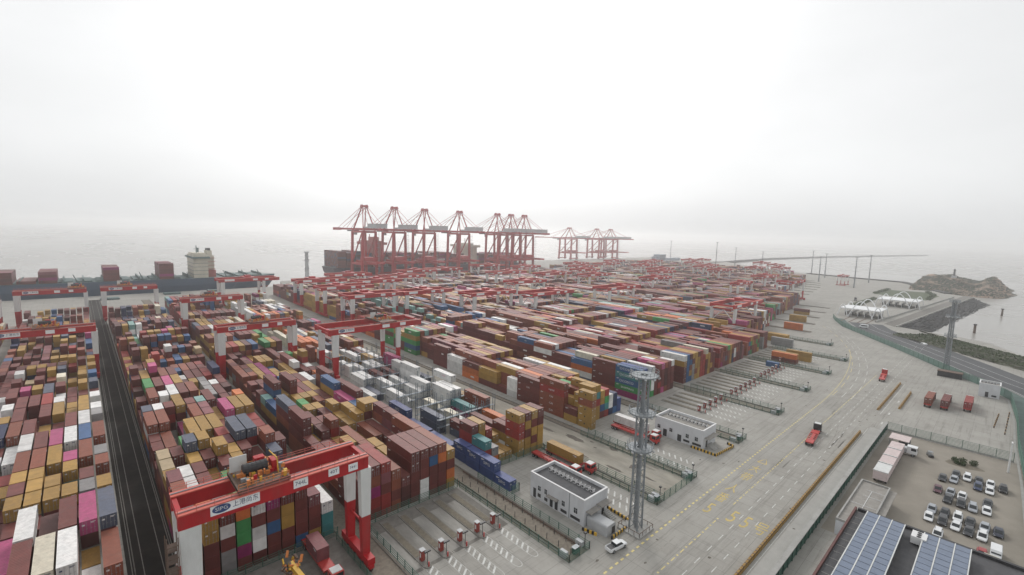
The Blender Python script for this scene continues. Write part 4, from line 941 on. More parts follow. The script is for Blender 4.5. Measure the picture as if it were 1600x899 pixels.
def offset(pts, d):
    o = []
    for i, (x, y) in enumerate(pts):
        a = pts[max(0, i-1)]; b_ = pts[min(len(pts)-1, i+1)]; l = math.hypot(b_[0]-a[0], b_[1]-a[1])
        o.append((x-(b_[1]-a[1])/l*d, y+(b_[0]-a[0])/l*d))
    return o
def strip(pts, d0, d1):
    a, b_ = offset(pts, d0), offset(pts, d1); return [[a[i], a[i+1], b_[i+1], b_[i]] for i in range(len(pts)-1)]
M_verge = mat('green_verge', (.085,.125,.115), .9, .2, .3, dirt=.15)
struct(sheet('green_verge', strip(GC, .4, 8.5), M_verge, .005)); struct(sheet('roadside_kerb', strip(GC, -1.0, -.4), M_conc, .12))
struct(sheet('coastal_road', strip(GC[1:], 9, 34), M_road, .006))
cl = strip(GC[1:], 17.5, 17.8)+strip(GC[1:], 9.6, 9.9)+strip(GC[1:], 25, 25.3)
struct(sheet('coastal_road_lines', cl, M_wline, .011))
# scrub bank between the road and the water, sea wall with armour stone
def terrain(name, outline, h, m, seed, n_=26, zb=-5.5, rough=.5):
    """a lumpy bank: grid clipped to a quad, heights rise to the middle"""
    rr = random.Random(seed); (x0,y0),(x1,y1),(x2,y2),(x3,y3) = outline; v=[]; f=[]
    for i in range(n_+1):
        for j in range(n_+1):
            s_, t_ = i/n_, j/n_; a=(x0+(x1-x0)*s_, y0+(y1-y0)*s_); b_=(x3+(x2-x3)*s_, y3+(y2-y3)*s_)
            z = h(s_, t_)+rr.uniform(-rough, rough)
            v.append((a[0]+(b_[0]-a[0])*t_+rr.uniform(-rough, rough), a[1]+(b_[1]-a[1])*t_+rr.uniform(-rough, rough), z))
    for i in range(n_):
        for j in range(n_):
            k=i*(n_+1)+j; f.append((k, k+1, k+n_+2, k+n_+1)); f[-1]=f[-1][::-1]
    me=bpy.data.meshes.new(name); me.from_pydata(v,[],f); me.materials.append(m); me.update(); return link(name, me)
struct(terrain('scrub_bank', [(480,42),(395,-48),(372,-25),(455,60)], lambda s,t: .3+2.6*math.sin(math.pi*min(1,t*1.1))*math.sin(math.pi*s), M_scrub, 3, 30))
struct(terrain('shore_rocks', [(520,43),(405,-75),(392,-50),(492,48)], lambda s,t: -6+6.5*t, M_scrub, 4, 30, rough=.9))
struct(terrain('stone_revetment', [(525,40),(840,15),(879,36),(500,62)], lambda s,t: -6+6*t, M_stone, 5, 44, rough=.7))
t = empty('sea_wall', (500, 63, 0)); tag(t, 'low white sea wall on top of the dark stone revetment', 'sea wall')
m_ = MB(); m_.beam((0, 0, .5), (383, -29, .5), .8, 1.0); m_.build('parapet', M_concw, t)
struct(sheet('sea_wall_road', [[(500,64),(883,35),(900,44),(510,73)]], M_bed, .005))
m_ = MB(); m_.beam((512, 79, .8), (850, 52, .8), 1.0, 1.6); o = m_.build('concrete_wall', M_conc); tag(o, 'grey concrete wall between the gate yard and sea wall road', 'wall')
struct(sheet('parking_concrete', [rect(130, 219, -9, 26)], mat('tan_concrete', (.255,.23,.195), .92, .12, .12, dirt=.25), .004))
struct(sheet('side_lane', [rect(60, 218, 27.6, 31.4)], M_concw, .0045))
# ------------------------------------------------------------------ buildings
def building(name, x0, x1, y0, y1, h, label, wins, roofm, units):
    t = empty(name, (x0, y0, 0)); tag(t, label, 'building'); w_, d_ = x1-x0, y1-y0
    m_ = MB(); m_.box(0, w_, 0, .3, 0, h); m_.box(0, w_, d_-.3, d_, 0, h); m_.box(0, .3, .3, d_-.3, 0, h); m_.box(w_-.3, w_, .3, d_-.3, 0, h); m_.build('wall', M_wall, t)
    m_ = MB(); m_.box(.3, w_-.3, .3, d_-.3, h-1.0, h-.75); rf = m_.build('roof', roofm, t)
    m_ = MB()
    for a in ((-.08,w_+.08,-.08,.38),(-.08,w_+.08,d_-.38,d_+.08),(-.08,.38,.38,d_-.38),(w_-.38,w_+.08,.38,d_-.38)): m_.box(a[0],a[1],a[2],a[3],h,h+.14)
    m_.build('coping', M_trim, t)
    for face, p, z0, ww, hh in wins:
        kind = 'door' if z0 < .3 else ('louvre' if z0 < 1.0 else 'window'); m_ = MB()
        if face == 'w': m_.box(-.03, .02, p-ww/2, p+ww/2, z0, z0+hh, 0); m_.box(-.09, -.0, p-ww/2-.1, p+ww/2+.1, z0-.1, z0-.005, 1)
        else: m_.box(p-ww/2, p+ww/2, -.03, .02, z0, z0+hh, 0); m_.box(p-ww/2-.1, p+ww/2+.1, -.09, 0, z0-.1, z0-.005, 1)
        wd_ = m_.build(kind, [M_glass if kind == 'window' else M_dark, M_trim], t)
        if kind == 'window':
            fr = MB()
            for q in (-.5, 0, .5):
                if face == 'w': fr.box(-.05, -.031, p+q*ww-.04, p+q*ww+.04, z0, z0+hh)
                else: fr.box(p+q*ww-.04, p+q*ww+.04, -.05, -.031, z0, z0+hh)
            for q in (0, .6, 1):
                if face == 'w': fr.box(-.055, -.032, p-ww/2, p+ww/2, z0+q*hh-.03, z0+q*hh+.03)
                else: fr.box(p-ww/2, p+ww/2, -.055, -.032, z0+q*hh-.03, z0+q*hh+.03)
            fr.build('window_frame', M_grey, wd_)
    for i in range(units):
        m_ = MB(); y = 2.0+(d_-4)*i/(units-1); x = w_*.62
        m_.box(x-.5, x+.5, y-.35, y+.35, h-.72, h+.15, 0); m_.tube((x-.53, y, h-.28), (x-.5, y, h-.28), .28, k=12, m=1); m_.box(x-.45, x+.45, y-.3, y+.3, h+.15, h+.18, 1)
        m_.build('roof_fan', [M_trim, M_dark], rf)
    return t
W1 = [('w',16.6,.1,1.0,2.6),('w',14.9,2.6,1.0,1.3),('w',14.9,.8,1.1,1.0),('w',12.6,2.6,.9,1.4),('w',12.5,.8,1.1,.9),('w',10.6,.1,1.0,2.6),('w',8.9,.1,1.0,2.6),('w',6.6,2.2,1.0,1.4),('w',6.4,.5,2.0,.8),('w',2.6,2.2,1.1,1.4),('w',2.7,.5,3.0,.8),('f',4.6,.1,1.2,2.4),('f',7.6,.1,1.0,2.2)]
b1 = building('substation', 85.6, 94.9, 64.4, 82.6, 6.6, 'white flat roofed substation with dark roof beside the near light mast', W1, M_roofd, 11)
m_ = MB(); m_.box(.6, 4.4, -1.7, -.03, 3.5, 3.7); m_.box(4.7, 8.8, -1.9, -.03, 3.8, 4.0); m_.box(-1.2, -.03, 8.0, 11.6, 3.0, 3.18); m_.build('canopy', M_roofc, b1)
m_ = MB()
for k in range(6): m_.box(7.2+.0*k, 9.0, -.4-.45*(k+1), -.4-.45*k, 0, 1.2-.2*k)
m_.build('steps', M_conc, b1)
m_ = MB(); m_.box(-.06, -.0, 4.55, 4.75, 0, 6.6); m_.build('downpipe', M_steel, b1)
b2 = building('substation', 148.4, 158.2, 64.6, 82.2, 6.4, 'white flat roofed substation with pale roof behind the near light mast', [('w',16.0,2.4,1.1,1.3),('w',11.4,2.4,1.1,1.3),('w',13.6,.1,1.4,2.6),('w',8.2,.1,1.4,2.4),('w',5.4,2.2,1.1,1.4),('w',5.6,.7,2.2,.8),('w',2.2,2.2,1.1,1.4),('w',2.0,.7,3.0,.8),('f',3,.1,1.2,2.3)], M_roofc, 11)
m_ = MB(); m_.box(1.2, 8.2, -1.8, -.03, 3.6, 3.8); m_.build('canopy', M_roofc, b2)
m_ = MB()
for k in range(6): m_.box(2.4, 5.6, -.4-.45*(k+1), -.4-.45*k, 0, 1.2-.2*k)
m_.build('steps', M_conc, b2)
bk = building('gate_office', 306, 314, -1, 6.0, 6.2, 'small white office with open parapet roof beside the coastal road', [('w',4.2,.1,1.1,2.4),('w',1.8,.6,1.6,.8)], M_roofc, 4)
def stripes(name, pts, label, h=.75):
    t = empty(name, (pts[0][0], pts[0][1], 0)); tag(t, label, 'barrier', 'yellow and black kerb guards'); a, b_ = MB(), MB(); ox, oy = pts[0]; k = 0
    for (xa, ya), (xb, yb) in zip(pts, pts[1:]):
        L = math.hypot(xb-xa, yb-ya); n_ = int(L/.55)
        for i in range(n_):
            p = (xa-ox+(xb-xa)*i/n_, ya-oy+(yb-ya)*i/n_, h/2); q = (xa-ox+(xb-xa)*(i+1)/n_, ya-oy+(yb-ya)*(i+1)/n_, h/2)
            (a if k % 2 else b_).beam(p, q, .3, h); k += 1
    a.build('yellow_stripe', M_yel, t); b_.build('black_stripe', M_blk, t)
stripes('kerb_guard', [(96.6,66.5),(95.8,58.4)], 'yellow and black kerb guard beside the mast behind the dark roofed substation')
stripes('kerb_guard', [(86.8,57.2),(93.0,57.2)], 'yellow and black kerb guard behind the white pickup')
stripes('kerb_guard', [(84.3,63.8),(85.2,60.2)], 'short yellow and black kerb guard beside the grey tank box')
stripes('kerb_guard', [(147.2,68),(147.4,59.6),(158.8,58.6),(159.4,61)], 'yellow and black kerb guard round the corner of the pale roofed substation')
# grey transformer housing with rounded roof
t = empty('transformer_housing', (86.4, 58.2, 0)); tag(t, 'grey rounded transformer housing at the corner of the dark roofed substation', 'housing')
m_ = MB(); k = 8; W_, H_, D_ = 3.4, 2.7, 5.9; prof = [(0,0),(0,H_*.78)]+[(.5-.5*math.cos(math.pi/2*i/4), H_*.78+H_*.22*math.sin(math.pi/2*i/4)) for i in range(1,5)]+[(W_-.5+.5*math.sin(math.pi/2*i/4), H_*.78+H_*.22*math.cos(math.pi/2*i/4)) for i in range(0,5)]+[(W_,0)]
n0 = len(prof)
for y in (0, D_): m_.v += [(x, y, z) for x, z in prof]
for i in range(n0-1): m_.f.append((i, i+1, n0+i+1, n0+i)[::-1]); m_.m.append(0)
m_.f.append(tuple(range(n0))[::-1][::-1]); m_.m.append(0); m_.f.append(tuple(range(n0, 2*n0))[::-1]); m_.m.append(0)
m_.build('shell', M_grey, t); m_ = MB(); m_.box(W_-1.5, W_-.3, -.05, -.01, .2, 1.9); m_.build('door', M_dark, t)
# solar roof building, annex
t = empty('office_building', (60, -30, 0)); tag(t, 'flat roofed office building carrying blue solar panels at the lower right', 'building')
m_ = MB(); m_.box(0, 69, 0, 49.6, 0, 8.3); m_.build('wall', M_wall, t)
m_ = MB(); m_.box(.4, 68.6, .4, 49.2, 8.3, 8.5); m_.build('roof', M_roofd, t)
m_ = MB(); m_.box(-.1, 69.1, 49.25, 49.65, 8.3, 9.0, 0); m_.box(68.4, 69.1, -.1, 49.0, 8.3, 9.1, 1); m_.build('parapet', [mat('maroon_coping', (.13,.06,.055), .8, .2, 1, dirt=.2), M_dark], t)
m_ = MB()
for k in range(14): m_.box(30+2.9*k, 30.08+2.9*k, 46.4, 49.0, 8.5, 8.56)
m_.box(33, 69-.6, 34.5, 34.65, 8.5, 8.6); m_.build('roof_seam', M_conc, t)
for x, y in ((57.5, 39), ):
    m_ = MB(); m_.box(62.3, 65.2, 36.6, 39.0, 8.9, 10.4, 0)
    for k in range(3): m_.tube((62.8+.9*k, 37.8, 10.4), (62.8+.9*k, 37.8, 10.46), .38, k=12, m=1)
    m_.build('cooling_unit', [M_trim, M_dark], t)
m_ = MB(); m_.box(57.5, 58.6, 35.9, 36.9, 8.5, 9.5); m_.build('cooling_unit', M_trim, t)
def solar(x0, x1, y0, y1, z, label):
    t = empty('solar_array', (x0, y0, z)); tag(t, label, 'solar array', 'solar arrays on the office roof'); L, D = x1-x0, y1-y0
    rows, cols = int(L/2.15), 3; dz = .0
    for c in range(cols):
        ya, yb = D*c/cols+.12, D*(c+1)/cols-.12
        for r in range(rows):
            m_ = MB(); xa, xb = L*r/rows+.10, L*(r+1)/rows-.06
            n_ = 4
            m_.box(xa, xb, ya, yb, 1.60, 1.66, 0)
            m_.build('panel', M_panel, t)
    m_ = MB()
    for c in range(cols+1): m_.box(-.1, L+.1, D*c/cols-.09, D*c/cols+.09, 1.5, 1.72)
    m_.build('rail', M_white, t)
    m_ = MB()
    for r in range(0, rows+1, 3):
        for c in range(cols+1): m_.tube((L*r/rows, D*c/cols, 0), (L*r/rows, D*c/cols, 1.5), .07, k=6)
        m_.box(L*r/rows-.05, L*r/rows+.05, 0, D, 1.38, 1.5)
    m_.build('support', M_steel, t)
solar(92, 126.5, 10.4, 16.9, 8.5, 'blue solar array nearer the road on the office roof')
solar(96, 126.2, .2, 7.2, 8.5, 'blue solar array nearer the car park on the office roof')
t = empty('annex', (130, 16.9, 0)); tag(t, 'low concrete annex with framed bare roof behind the solar office', 'building')
m_ = MB(); m_.box(0, 27.6, 0, 6.3, 0, 3.6); m_.build('wall', M_wall, t); m_ = MB(); m_.box(.3, 27.3, .3, 6, 3.6, 3.75); m_.build('roof', M_roofc, t)
m_ = MB()
for a in ((-.05,27.65,-.05,.3),(-.05,27.65,6.0,6.35),(-.05,.3,.3,6.0),(27.3,27.65,.3,6.0)): m_.box(a[0],a[1],a[2],a[3],3.6,4.15)
m_.build('parapet', M_conc, t)
m_ = MB()
for x in (6, 12, 18, 22): m_.box(x, x+.1, .4, 5.8-.8*(x % 4), 3.76, 3.84)
m_.box(6, 22, 3, 3.1, 3.76, 3.85); m_.build('roof_pipe', M_trim, t)
m_ = MB(); m_.box(8, 27.5, -1.5, -.1, 3.2, 3.45); m_.build('canopy', M_roofc, t)
# distant grey tower block
t = empty('terminal_office', (1230, 700, 0)); tag(t, 'hazy blue grey office block on the horizon right of the far quay cranes', 'building')
m_ = MB(); m_.box(0, 34, 0, 20, 0, 19); m_.box(-14, 0, 4, 18, 0, 13); m_.box(34, 120, 0, 16, 0, 8); m_.build('wall', mat('blue_grey_cladding', (.22,.27,.33), .5, .1, .05), t)
m_ = MB()
for k in range(4): m_.box(2, 32, -.3, -.05, 3+4.2*k, 4.6+4.2*k)
m_.build('window', M_glass, t)
# gate canopies: flat roof carried on columns, three arches rising through it
def canopy(x, y0, y1, d, label):
    t = empty('gate_canopy', (x, y0, 0)); tag(t, label, 'gate canopy', 'white gate canopies'); L = y1-y0
    m_ = MB(); m_.box(0, d, 0, L, 7.2, 7.9); m_.build('roof', M_white2, t)
    for s_ in (0, d):
        m_ = MB(); n_ = 20
        for a, b_, h in ((L*.18, L*.78, 15.0), (-L*.06, L*.20, 11), (L*.80, L*1.06, 11)):
            pts = [(s_, a+(b_-a)*i/n_, h*math.sin(math.pi*i/n_)) for i in range(n_+1)]
            for p, q in zip(pts, pts[1:]): m_.tube(p, q, .42, k=8)
        m_.build('arch', M_white2, t)
    for k in range(6):
        m_ = MB(); m_.box(d*.35, d*.8, L*k/6+1.6, L*k/6+3.0, 0, 3.2, 0); m_.box(d*.3, d*.85, L*k/6+1.4, L*k/6+3.2, 3.2, 3.5, 1); m_.build('booth', [M_glass, M_grey], t)
        m_ = MB(); m_.tube((d*.2, L*k/6+2.3, 0), (d*.2, L*k/6+2.3, 7.2), .3, k=8); m_.tube((d*.9, L*k/6+2.3, 0), (d*.9, L*k/6+2.3, 7.2), .3, k=8); m_.build('column', M_white2, t)
canopy(531, 79, 110, 30, 'nearer white arched gate canopy over the truck lanes')
canopy(655, 67, 102, 34, 'farther white arched gate canopy beside the green hedge')
m_ = MB()
for y in (83, 89, 95, 101): m_.prism([(495,y-.5),(531,y-.5),(531,y+.5),(495,y+.5)], 0, .15)
struct(m_.build('gate_islands', M_rust))
struct(sheet('lawn', [[(600,112),(732,114),(760,122),(640,124)], [(770,72),(850,66),(900,82),(890,128),(800,130)]], mat('lawn_green', (.07,.09,.045), .95, .25, .2), .006))
# island with lighthouse
from mathutils import noise as mnoise
def island():
    rr = random.Random(5); v = []; f = []; nx, ny = 130, 70
    for i in range(nx+1):
        for j in range(ny+1):
            s_, t_ = i/nx, j/ny
            x = 915+ (t_)*250 + s_*50; y = 122-s_*134
            ridge = 20*math.exp(-((s_-.36)/.27)**2) + 18*math.exp(-((s_-.74)/.10)**2) + 10*math.exp(-((s_-.12)/.12)**2)
            e = math.sin(math.pi*t_)**.55 * min(1, (1-s_)*6) * min(1, s_*7)
            z = -7+(ridge+5)*e
            q_ = Vector((x*.028, y*.028, 1.7)); z += (4.2*abs(mnoise.noise(q_))*2-3+2.0*mnoise.noise(q_*3.1)+.9*mnoise.noise(q_*8.3)+rr.uniform(-.35, .35))*min(1, e*1.5)
            v.append((x+rr.uniform(-1.5,1.5), y+rr.uniform(-1.5,1.5), z))
    for i in range(nx):
        for j in range(ny):
            k = i*(ny+1)+j; f.append((k, k+ny+1, k+ny+2, k+1))
    me = bpy.data.meshes.new('island'); me.from_pydata(v, [], f)
    m = mat('island_rock', (.34,.25,.20), .95, .35, .03, dirt=.3, bump=.5); n = m.node_tree; b = n.nodes['Principled BSDF']; src = b.inputs['Base Color'].links[0].from_socket
    g = n.nodes.new('ShaderNodeNewGeometry'); nz = n.nodes.new('ShaderNodeTexNoise'); nz.inputs['Scale'].default_value = .035; nz.inputs['Detail'].default_value = 7; n.links.new(g.outputs['Position'], nz.inputs['Vector'])
    sp = n.nodes.new('ShaderNodeSeparateXYZ'); n.links.new(g.outputs['Normal'], sp.inputs[0])
    ma = n.nodes.new('ShaderNodeMath'); ma.operation = 'MULTIPLY'; n.links.new(nz.outputs['Fac'], ma.inputs[0]); n.links.new(sp.outputs[2], ma.inputs[1])
    mr = n.nodes.new('ShaderNodeMapRange'); mr.inputs[1].default_value = .31; mr.inputs[2].default_value = .41; n.links.new(ma.outputs[0], mr.inputs[0])
    mi = n.nodes.new('ShaderNodeMix'); mi.data_type = 'RGBA'; mi.inputs[7].default_value = (.035,.042,.026,1); n.links.new(mr.outputs[0], mi.inputs[0]); n.links.new(src, mi.inputs[6]); n.links.new(mi.outputs[2], b.inputs['Base Color'])
    me.materials.append(m); me.update(); o = link('rocky_island', me); return o
struct(island()); bpy.data.objects['rocky_island'].name = 'rocky_hill'
t = empty('lighthouse', (1030, 66, 17)); tag(t, 'small dark lighthouse on top of the rocky island', 'lighthouse')
m_ = MB(); m_.box(-3, 3, -3, 3, 0, 3.5); m_.build('base', M_wall, t)
m_ = MB(); m_.tube((0,0,3.5), (0,0,11.5), 1.5, 1.1, 12); m_.build('tower', M_roofd, t)
m_ = MB(); m_.tube((0,0,11.5), (0,0,12), 2.0, 2.0, 12); m_.tube((0,0,12), (0,0,13.6), 1.1, 1.1, 10); m_.tube((0,0,13.6), (0,0,15), 1.3, .1, 10); m_.build('lantern', M_dark, t)
# breakwater, far shore
bw = [(1230,560),(1320,590),(1490,608),(1911,640),(2604,595),(3400,480),(3937,394)]
m_ = MB()
for p, q in zip(bw, bw[1:]): m_.beam((p[0], p[1], -3.5), (q[0], q[1], -3.5), 16, 8)
o = m_.build('breakwater', M_stone); tag(o, 'long thin breakwater running out across the hazy sea', 'breakwater')
m_ = MB()
for p, q in zip([(1140,300),(1100,203),(1083,134),(1000,100)], [(1100,203),(1083,134),(1000,100),(905,62)]): m_.beam((p[0], p[1], 0), (q[0], q[1], 0), 9, 3.4)
o = m_.build('shore_embankment', M_stone); tag(o, 'dark stone embankment along the far right shore', 'embankment')
for i, (x, y) in enumerate(((560, 18.5), (726, 5))):
    t = empty('marker_pile', (x, y, -5)); tag(t, f"dark marker pile standing in the water, {['nearer the scrub bank','nearer the rocky island'][i]}", 'marker pile', 'marker piles in the water')
    m_ = MB(); m_.tube((0,0,-2), (0,0,7), 1.0, .8, 10); m_.build('pile', M_rust, t); m_ = MB(); m_.tube((0,0,7), (0,0,8), 1.2, 1.2, 10); m_.build('cap', M_dark, t)
bo = None
for j, (x0_, x1_, y_, wh) in enumerate(((256, 276, -.6, 'shorter'), (250, 282, -3.6, 'longer'))):
    for k in range(8):
        if bo is None:
            bo = o = empty('bollard', (0,0,0)); m_ = MB(); m_.tube((0,0,0), (0,0,.9), .22, .2, 10, 0); m_.build('post', M_rust, o); m_ = MB(); m_.tube((0,0,.9), (0,0,1.0), .26, .22, 10); m_.build('cap', M_barr, o)
        else: o = copy_tree(bo)
        o.location = (x0_+(x1_-x0_)*k/7, y_-k*.12, 0); tag(o, f"small rusty bollard in the {wh} row right of the three parked container trucks", 'bollard', f"bollards of the {wh} row")
fg = copy_tree(protos[[k for k in protos if k[0] == 37.5 and k[1] == 4 and k[2] == 0][0]]); fg.location = (885, 186, 0); fg.scale = (.6, .6, .7); tag(fg, 'red and white yard gantry crane standing alone near the far right shore', 'gantry crane', 'yard gantry cranes')
# reefer racks
rk = None
for i, (y, xa) in enumerate(((128.4, 86.4), (142.9, 86.4), (157, 86.4), (171, 86.4), (185, 86.4), (199, 86.4), (213, 86.4), (227.6, 86.4))):
    lab = f"blue grey steel reefer rack with access decks, {ORD[i]} from the near end of its block"
    if rk is None:
        t = empty('reefer_rack', (0,0,0)); m_ = MB(); L = 112-xa-.4
        for k in range(10):
            m_ = MB()
            for yy in (0, 1.2): m_.box(L*k/9-.09, L*k/9+.09, yy-.09, yy+.09, 0, 8.0 if k % 3 else 9.6)
            for z in (2.7, 5.4, 7.9): m_.box(L*k/9-.05, L*k/9+.05, .09, 1.11, z-.12, z)
            m_.build('post', M_rack, t)
        for z in (2.7, 5.4):
            m_ = MB(); m_.box(0, L, 0, 1.2, z, z+.1, 0); m_.box(0, L, -.04, .04, z+1.0, z+1.07, 0); m_.box(0, L, 1.16, 1.24, z+1.0, z+1.07, 0); m_.build('deck', M_rack, t)
        m_ = MB()
        for k in range(0, 9, 2):
            for z in (0, 2.7): m_.beam((L*k/9, 0, z), (L*(k+1)/9, 0, z+2.7), .08, .08)
        m_.build('brace', M_rack, t); rk = t
    else: t = copy_tree(rk)
    t.location = (frame(xa, y), y, 0); tag(t, lab, 'reefer rack', 'reefer racks')
# ------------------------------------------------------------------ vehicles
def wheel(parent, x, y, r, wd):
    m_ = MB(); m_.tube((x, y-wd/2, r), (x, y+wd/2, r), r, k=14, m=0); wh = m_.build('wheel', [M_rub], parent)
    m_ = MB(); m_.tube((x, y-wd/2-.01, r), (x, y+wd/2+.01, r), r*.55, k=10); m_.build('rim', M_steel, wh)
def carpaint(name, rgb): return mat(name, rgb, .28, .04, 1, spec=.6)
CP = dict(d=carpaint('graphite_paint', (.035,.037,.042)), s=carpaint('silver_paint', (.32,.34,.37)), w=carpaint('white_car_paint', (.68,.69,.70)), b=carpaint('navy_paint', (.03,.045,.10)), k=carpaint('black_car_paint', (.015,.016,.018)), m=carpaint('maroon_paint', (.09,.025,.04)), n=carpaint('dark_blue_paint', (.015,.02,.04)), R=carpaint('red_car_paint', (.30,.03,.03)))
CPN = dict(d='graphite grey', s='silver', w='white', b='navy blue', k='black', m='maroon', n='midnight blue', R='red')
def loft(m_, secs, mi=0):
    """secs: list of (x, [(y,z)...]) closed rings"""
    n0 = len(m_.v); k = len(secs[0][1])
    for x, ring in secs: m_.v += [(x, y, z) for y, z in ring]
    for j in range(len(secs)-1):
        for i in range(k):
            m_.f.append((n0+j*k+i, n0+j*k+(i+1) % k, n0+(j+1)*k+(i+1) % k, n0+(j+1)*k+i)); m_.m.append(mi)
    m_.f.append(tuple(n0+i for i in range(k))[::-1]); m_.m.append(mi); m_.f.append(tuple(n0+(len(secs)-1)*k+i for i in range(k))); m_.m.append(mi)
def ring(w_, z0, z1, r=.12): return [(-w_+r,z0),(w_-r,z0),(w_,z0+r),(w_,z1-r),(w_-r,z1),(-w_+r,z1),(-w_,z1-r),(-w_,z0+r)]
def make_car(c, suv=False):
    t = empty('parked_car', (0,0,0)); m_ = MB(); h = .98 if suv else .86; top = 1.68 if suv else 1.44
    loft(m_, [(-2.28, ring(.72,.42,h-.1)), (-2.1, ring(.86,.28,h)), (-1.2, ring(.91,.22,h+.04)), (.9, ring(.91,.22,h+.03)), (1.6, ring(.89,.25,h-.08)), (2.15, ring(.82,.3,h-.22)), (2.3, ring(.66,.4,h-.32))])
    m_.build('body', CP[c], t)
    r0, r1 = (-1.9, .62) if suv else (-1.45, .45)
    m_ = MB(); loft(m_, [(r0-.28, ring(.70,h-.02,h+.06,.02)), (r0+.12, ring(.66,h-.02,top-.03,.06)), (r1, ring(.66,h-.02,top-.02,.06)), (r1+.72, ring(.70,h-.05,h+.03,.02))]); m_.build('window', M_glass, t)
    m_ = MB(); loft(m_, [(r0+.12, ring(.62,top-.05,top+.01,.02)), (r0+.5, ring(.64,top-.05,top+.05,.04)), (r1-.3, ring(.64,top-.05,top+.05,.04)), (r1+.05, ring(.61,top-.06,top,.02))]); m_.build('roof', CP[c], t)
    if suv:
        m_ = MB(); m_.box(-1.2, .1, -.62, -.57, top+.05, top+.12); m_.box(-1.2, .1, .57, .62, top+.05, top+.12); m_.build('roof_rail', M_steel, t)
    for y in (-.6, .6):
        m_ = MB(); m_.box(2.12, 2.27, y-.17, y+.17, h-.42, h-.28); m_.build('headlight', M_trim, t)
        m_ = MB(); m_.box(-2.3, -2.2, y-.15, y+.15, h-.3, h-.15); m_.build('tail_light', M_truckred, t)
        for x in (-1.38, 1.42): wheel(t, x, y*1.38, .33, .22)
    return t
CARS = [(186.2,8.4,'d'),(187.4,6.0,'s'),(192.4,5.9,'d'),(192.0,3.4,'w'),(187.1,.9,'b'),(192.3,.9,'d'),(186.7,-1.5,'w'),(192.1,-1.5,'w'),(190.9,-4.1,'k'),(176.3,8.6,'m'),(171.2,6.1,'d'),(176.8,6.0,'s'),(171.1,3.5,'d'),(176.6,3.6,'w'),(170.6,1.2,'s'),(171.6,-1.4,'w'),(176.9,-1.4,'d'),(156.2,8.6,'w'),(161.6,8.5,'s'),(156.4,6.0,'d'),(161.9,6.0,'d'),(156.1,3.5,'w'),(161.5,3.5,'w'),(155.6,1.2,'d'),(161.2,1.2,'d'),(155.5,-1.2,'w'),(161.0,-1.4,'s'),(160.6,-3.8,'n'),(148.2,6.2,'w'),(146.4,-1.5,'R')]
cproto = {}; rowname = lambda x: 'far' if x > 182 else 'middle' if x > 166 else 'near' if x > 152 else 'nearest'
cnt = {}
for i, (x, y, c) in enumerate(sorted(CARS, key=lambda q: (-q[0]//9, -q[1]))):
    suv = i % 3 == 1
    if (c, suv) not in cproto: cproto[c, suv] = o = make_car(c, suv)
    else: o = copy_tree(cproto[c, suv])
    o.location = (x, y, .004); o.rotation_euler = (0, 0, R(180+rnd.uniform(-2.5, 2.5)))
    sub = 'front' if x in [q[0] for q in CARS if q[0] < 157.5 or 169 < q[0] < 173 or 185 < q[0] < 189] else 'back'
    kk = (c, rowname(x), sub); cnt[kk] = cnt.get(kk, 0)+1
    tot = sum(1 for q in CARS if (q[2], rowname(q[0]), 'front' if (q[0] < 157.5 or 169 < q[0] < 173 or 185 < q[0] < 189) else 'back') == kk)
    od = ORD[cnt[kk]-1]+' from left of its colour' if tot > 1 else 'only one of its colour'
    tag(o, f"{CPN[c]} car, {sub} line of {rowname(x)} double row, {od}", 'car', 'cars in the car park')
def van(x, y, col, L, wd, h, label, name='parked_van', cat='van', rz=180):
    t = empty(name, (x, y, .004), R(rz)); tag(t, label, cat); m_ = MB(); hw = wd/2
    loft(m_, [(-L/2, ring(hw*.94,.4,h*.94)), (-L/2+.2, ring(hw,.3,h)), (L/2-1.2, ring(hw,.3,h)), (L/2-.5, ring(hw*.97,.3,h*.66)), (L/2, ring(hw*.9,.35,h*.48))]); m_.build('body', col, t)
    m_ = MB(); m_.box(-L/2+.5, L/2-1.3, -hw-.012, hw+.012, h*.55, h*.82); m_.build('window', M_glass, t)
    m_ = MB(); m_.beam((L/2-1.16, 0, h*.93), (L/2-.52, 0, h*.68), hw*1.7, .05); m_.build('windscreen', M_glass, t)
    for xx in (-L/2+1.0, L/2-1.0):
        for yy in (-hw+.12, hw-.12): wheel(t, xx, yy, .36, .24)
    return t
van(148.6, -3.6, CP['w'], 5.0, 1.9, 2.1, 'white van parked past the corner of the solar office')
bs_ = van(138.5, -2.9, M_cream, 8.5, 2.4, 2.9, 'cream minibus with a dark roof hatch beside the solar office', 'minibus', 'minibus')
m_ = MB(); m_.box(-.3, 1.3, -.35, .35, 2.9, 3.0); m_.build('roof_hatch', M_rust, bs_)
t = empty('utility_cart', (203.6, 12.9, .004), R(200)); tag(t, 'small dark utility cart standing alone behind the parked cars', 'cart')
m_ = MB(); loft(m_, [(-1.5, ring(.6,.3,.8)), (1.2, ring(.65,.3,.85)), (1.6, ring(.5,.35,.7))]); m_.build('body', CP['k'], t)
m_ = MB(); m_.box(-.8, .6, -.6, .6, 1.55, 1.62, 0)
for x in (-.7, .5):
    for y in (-.55, .55): m_.tube((x, y, .8), (x, y, 1.56), .04, k=5, m=0)
m_.build('canopy', M_steel, t)
for x in (-.95, .95):
    for y in (-.55, .55): wheel(t, x, y, .28, .2)
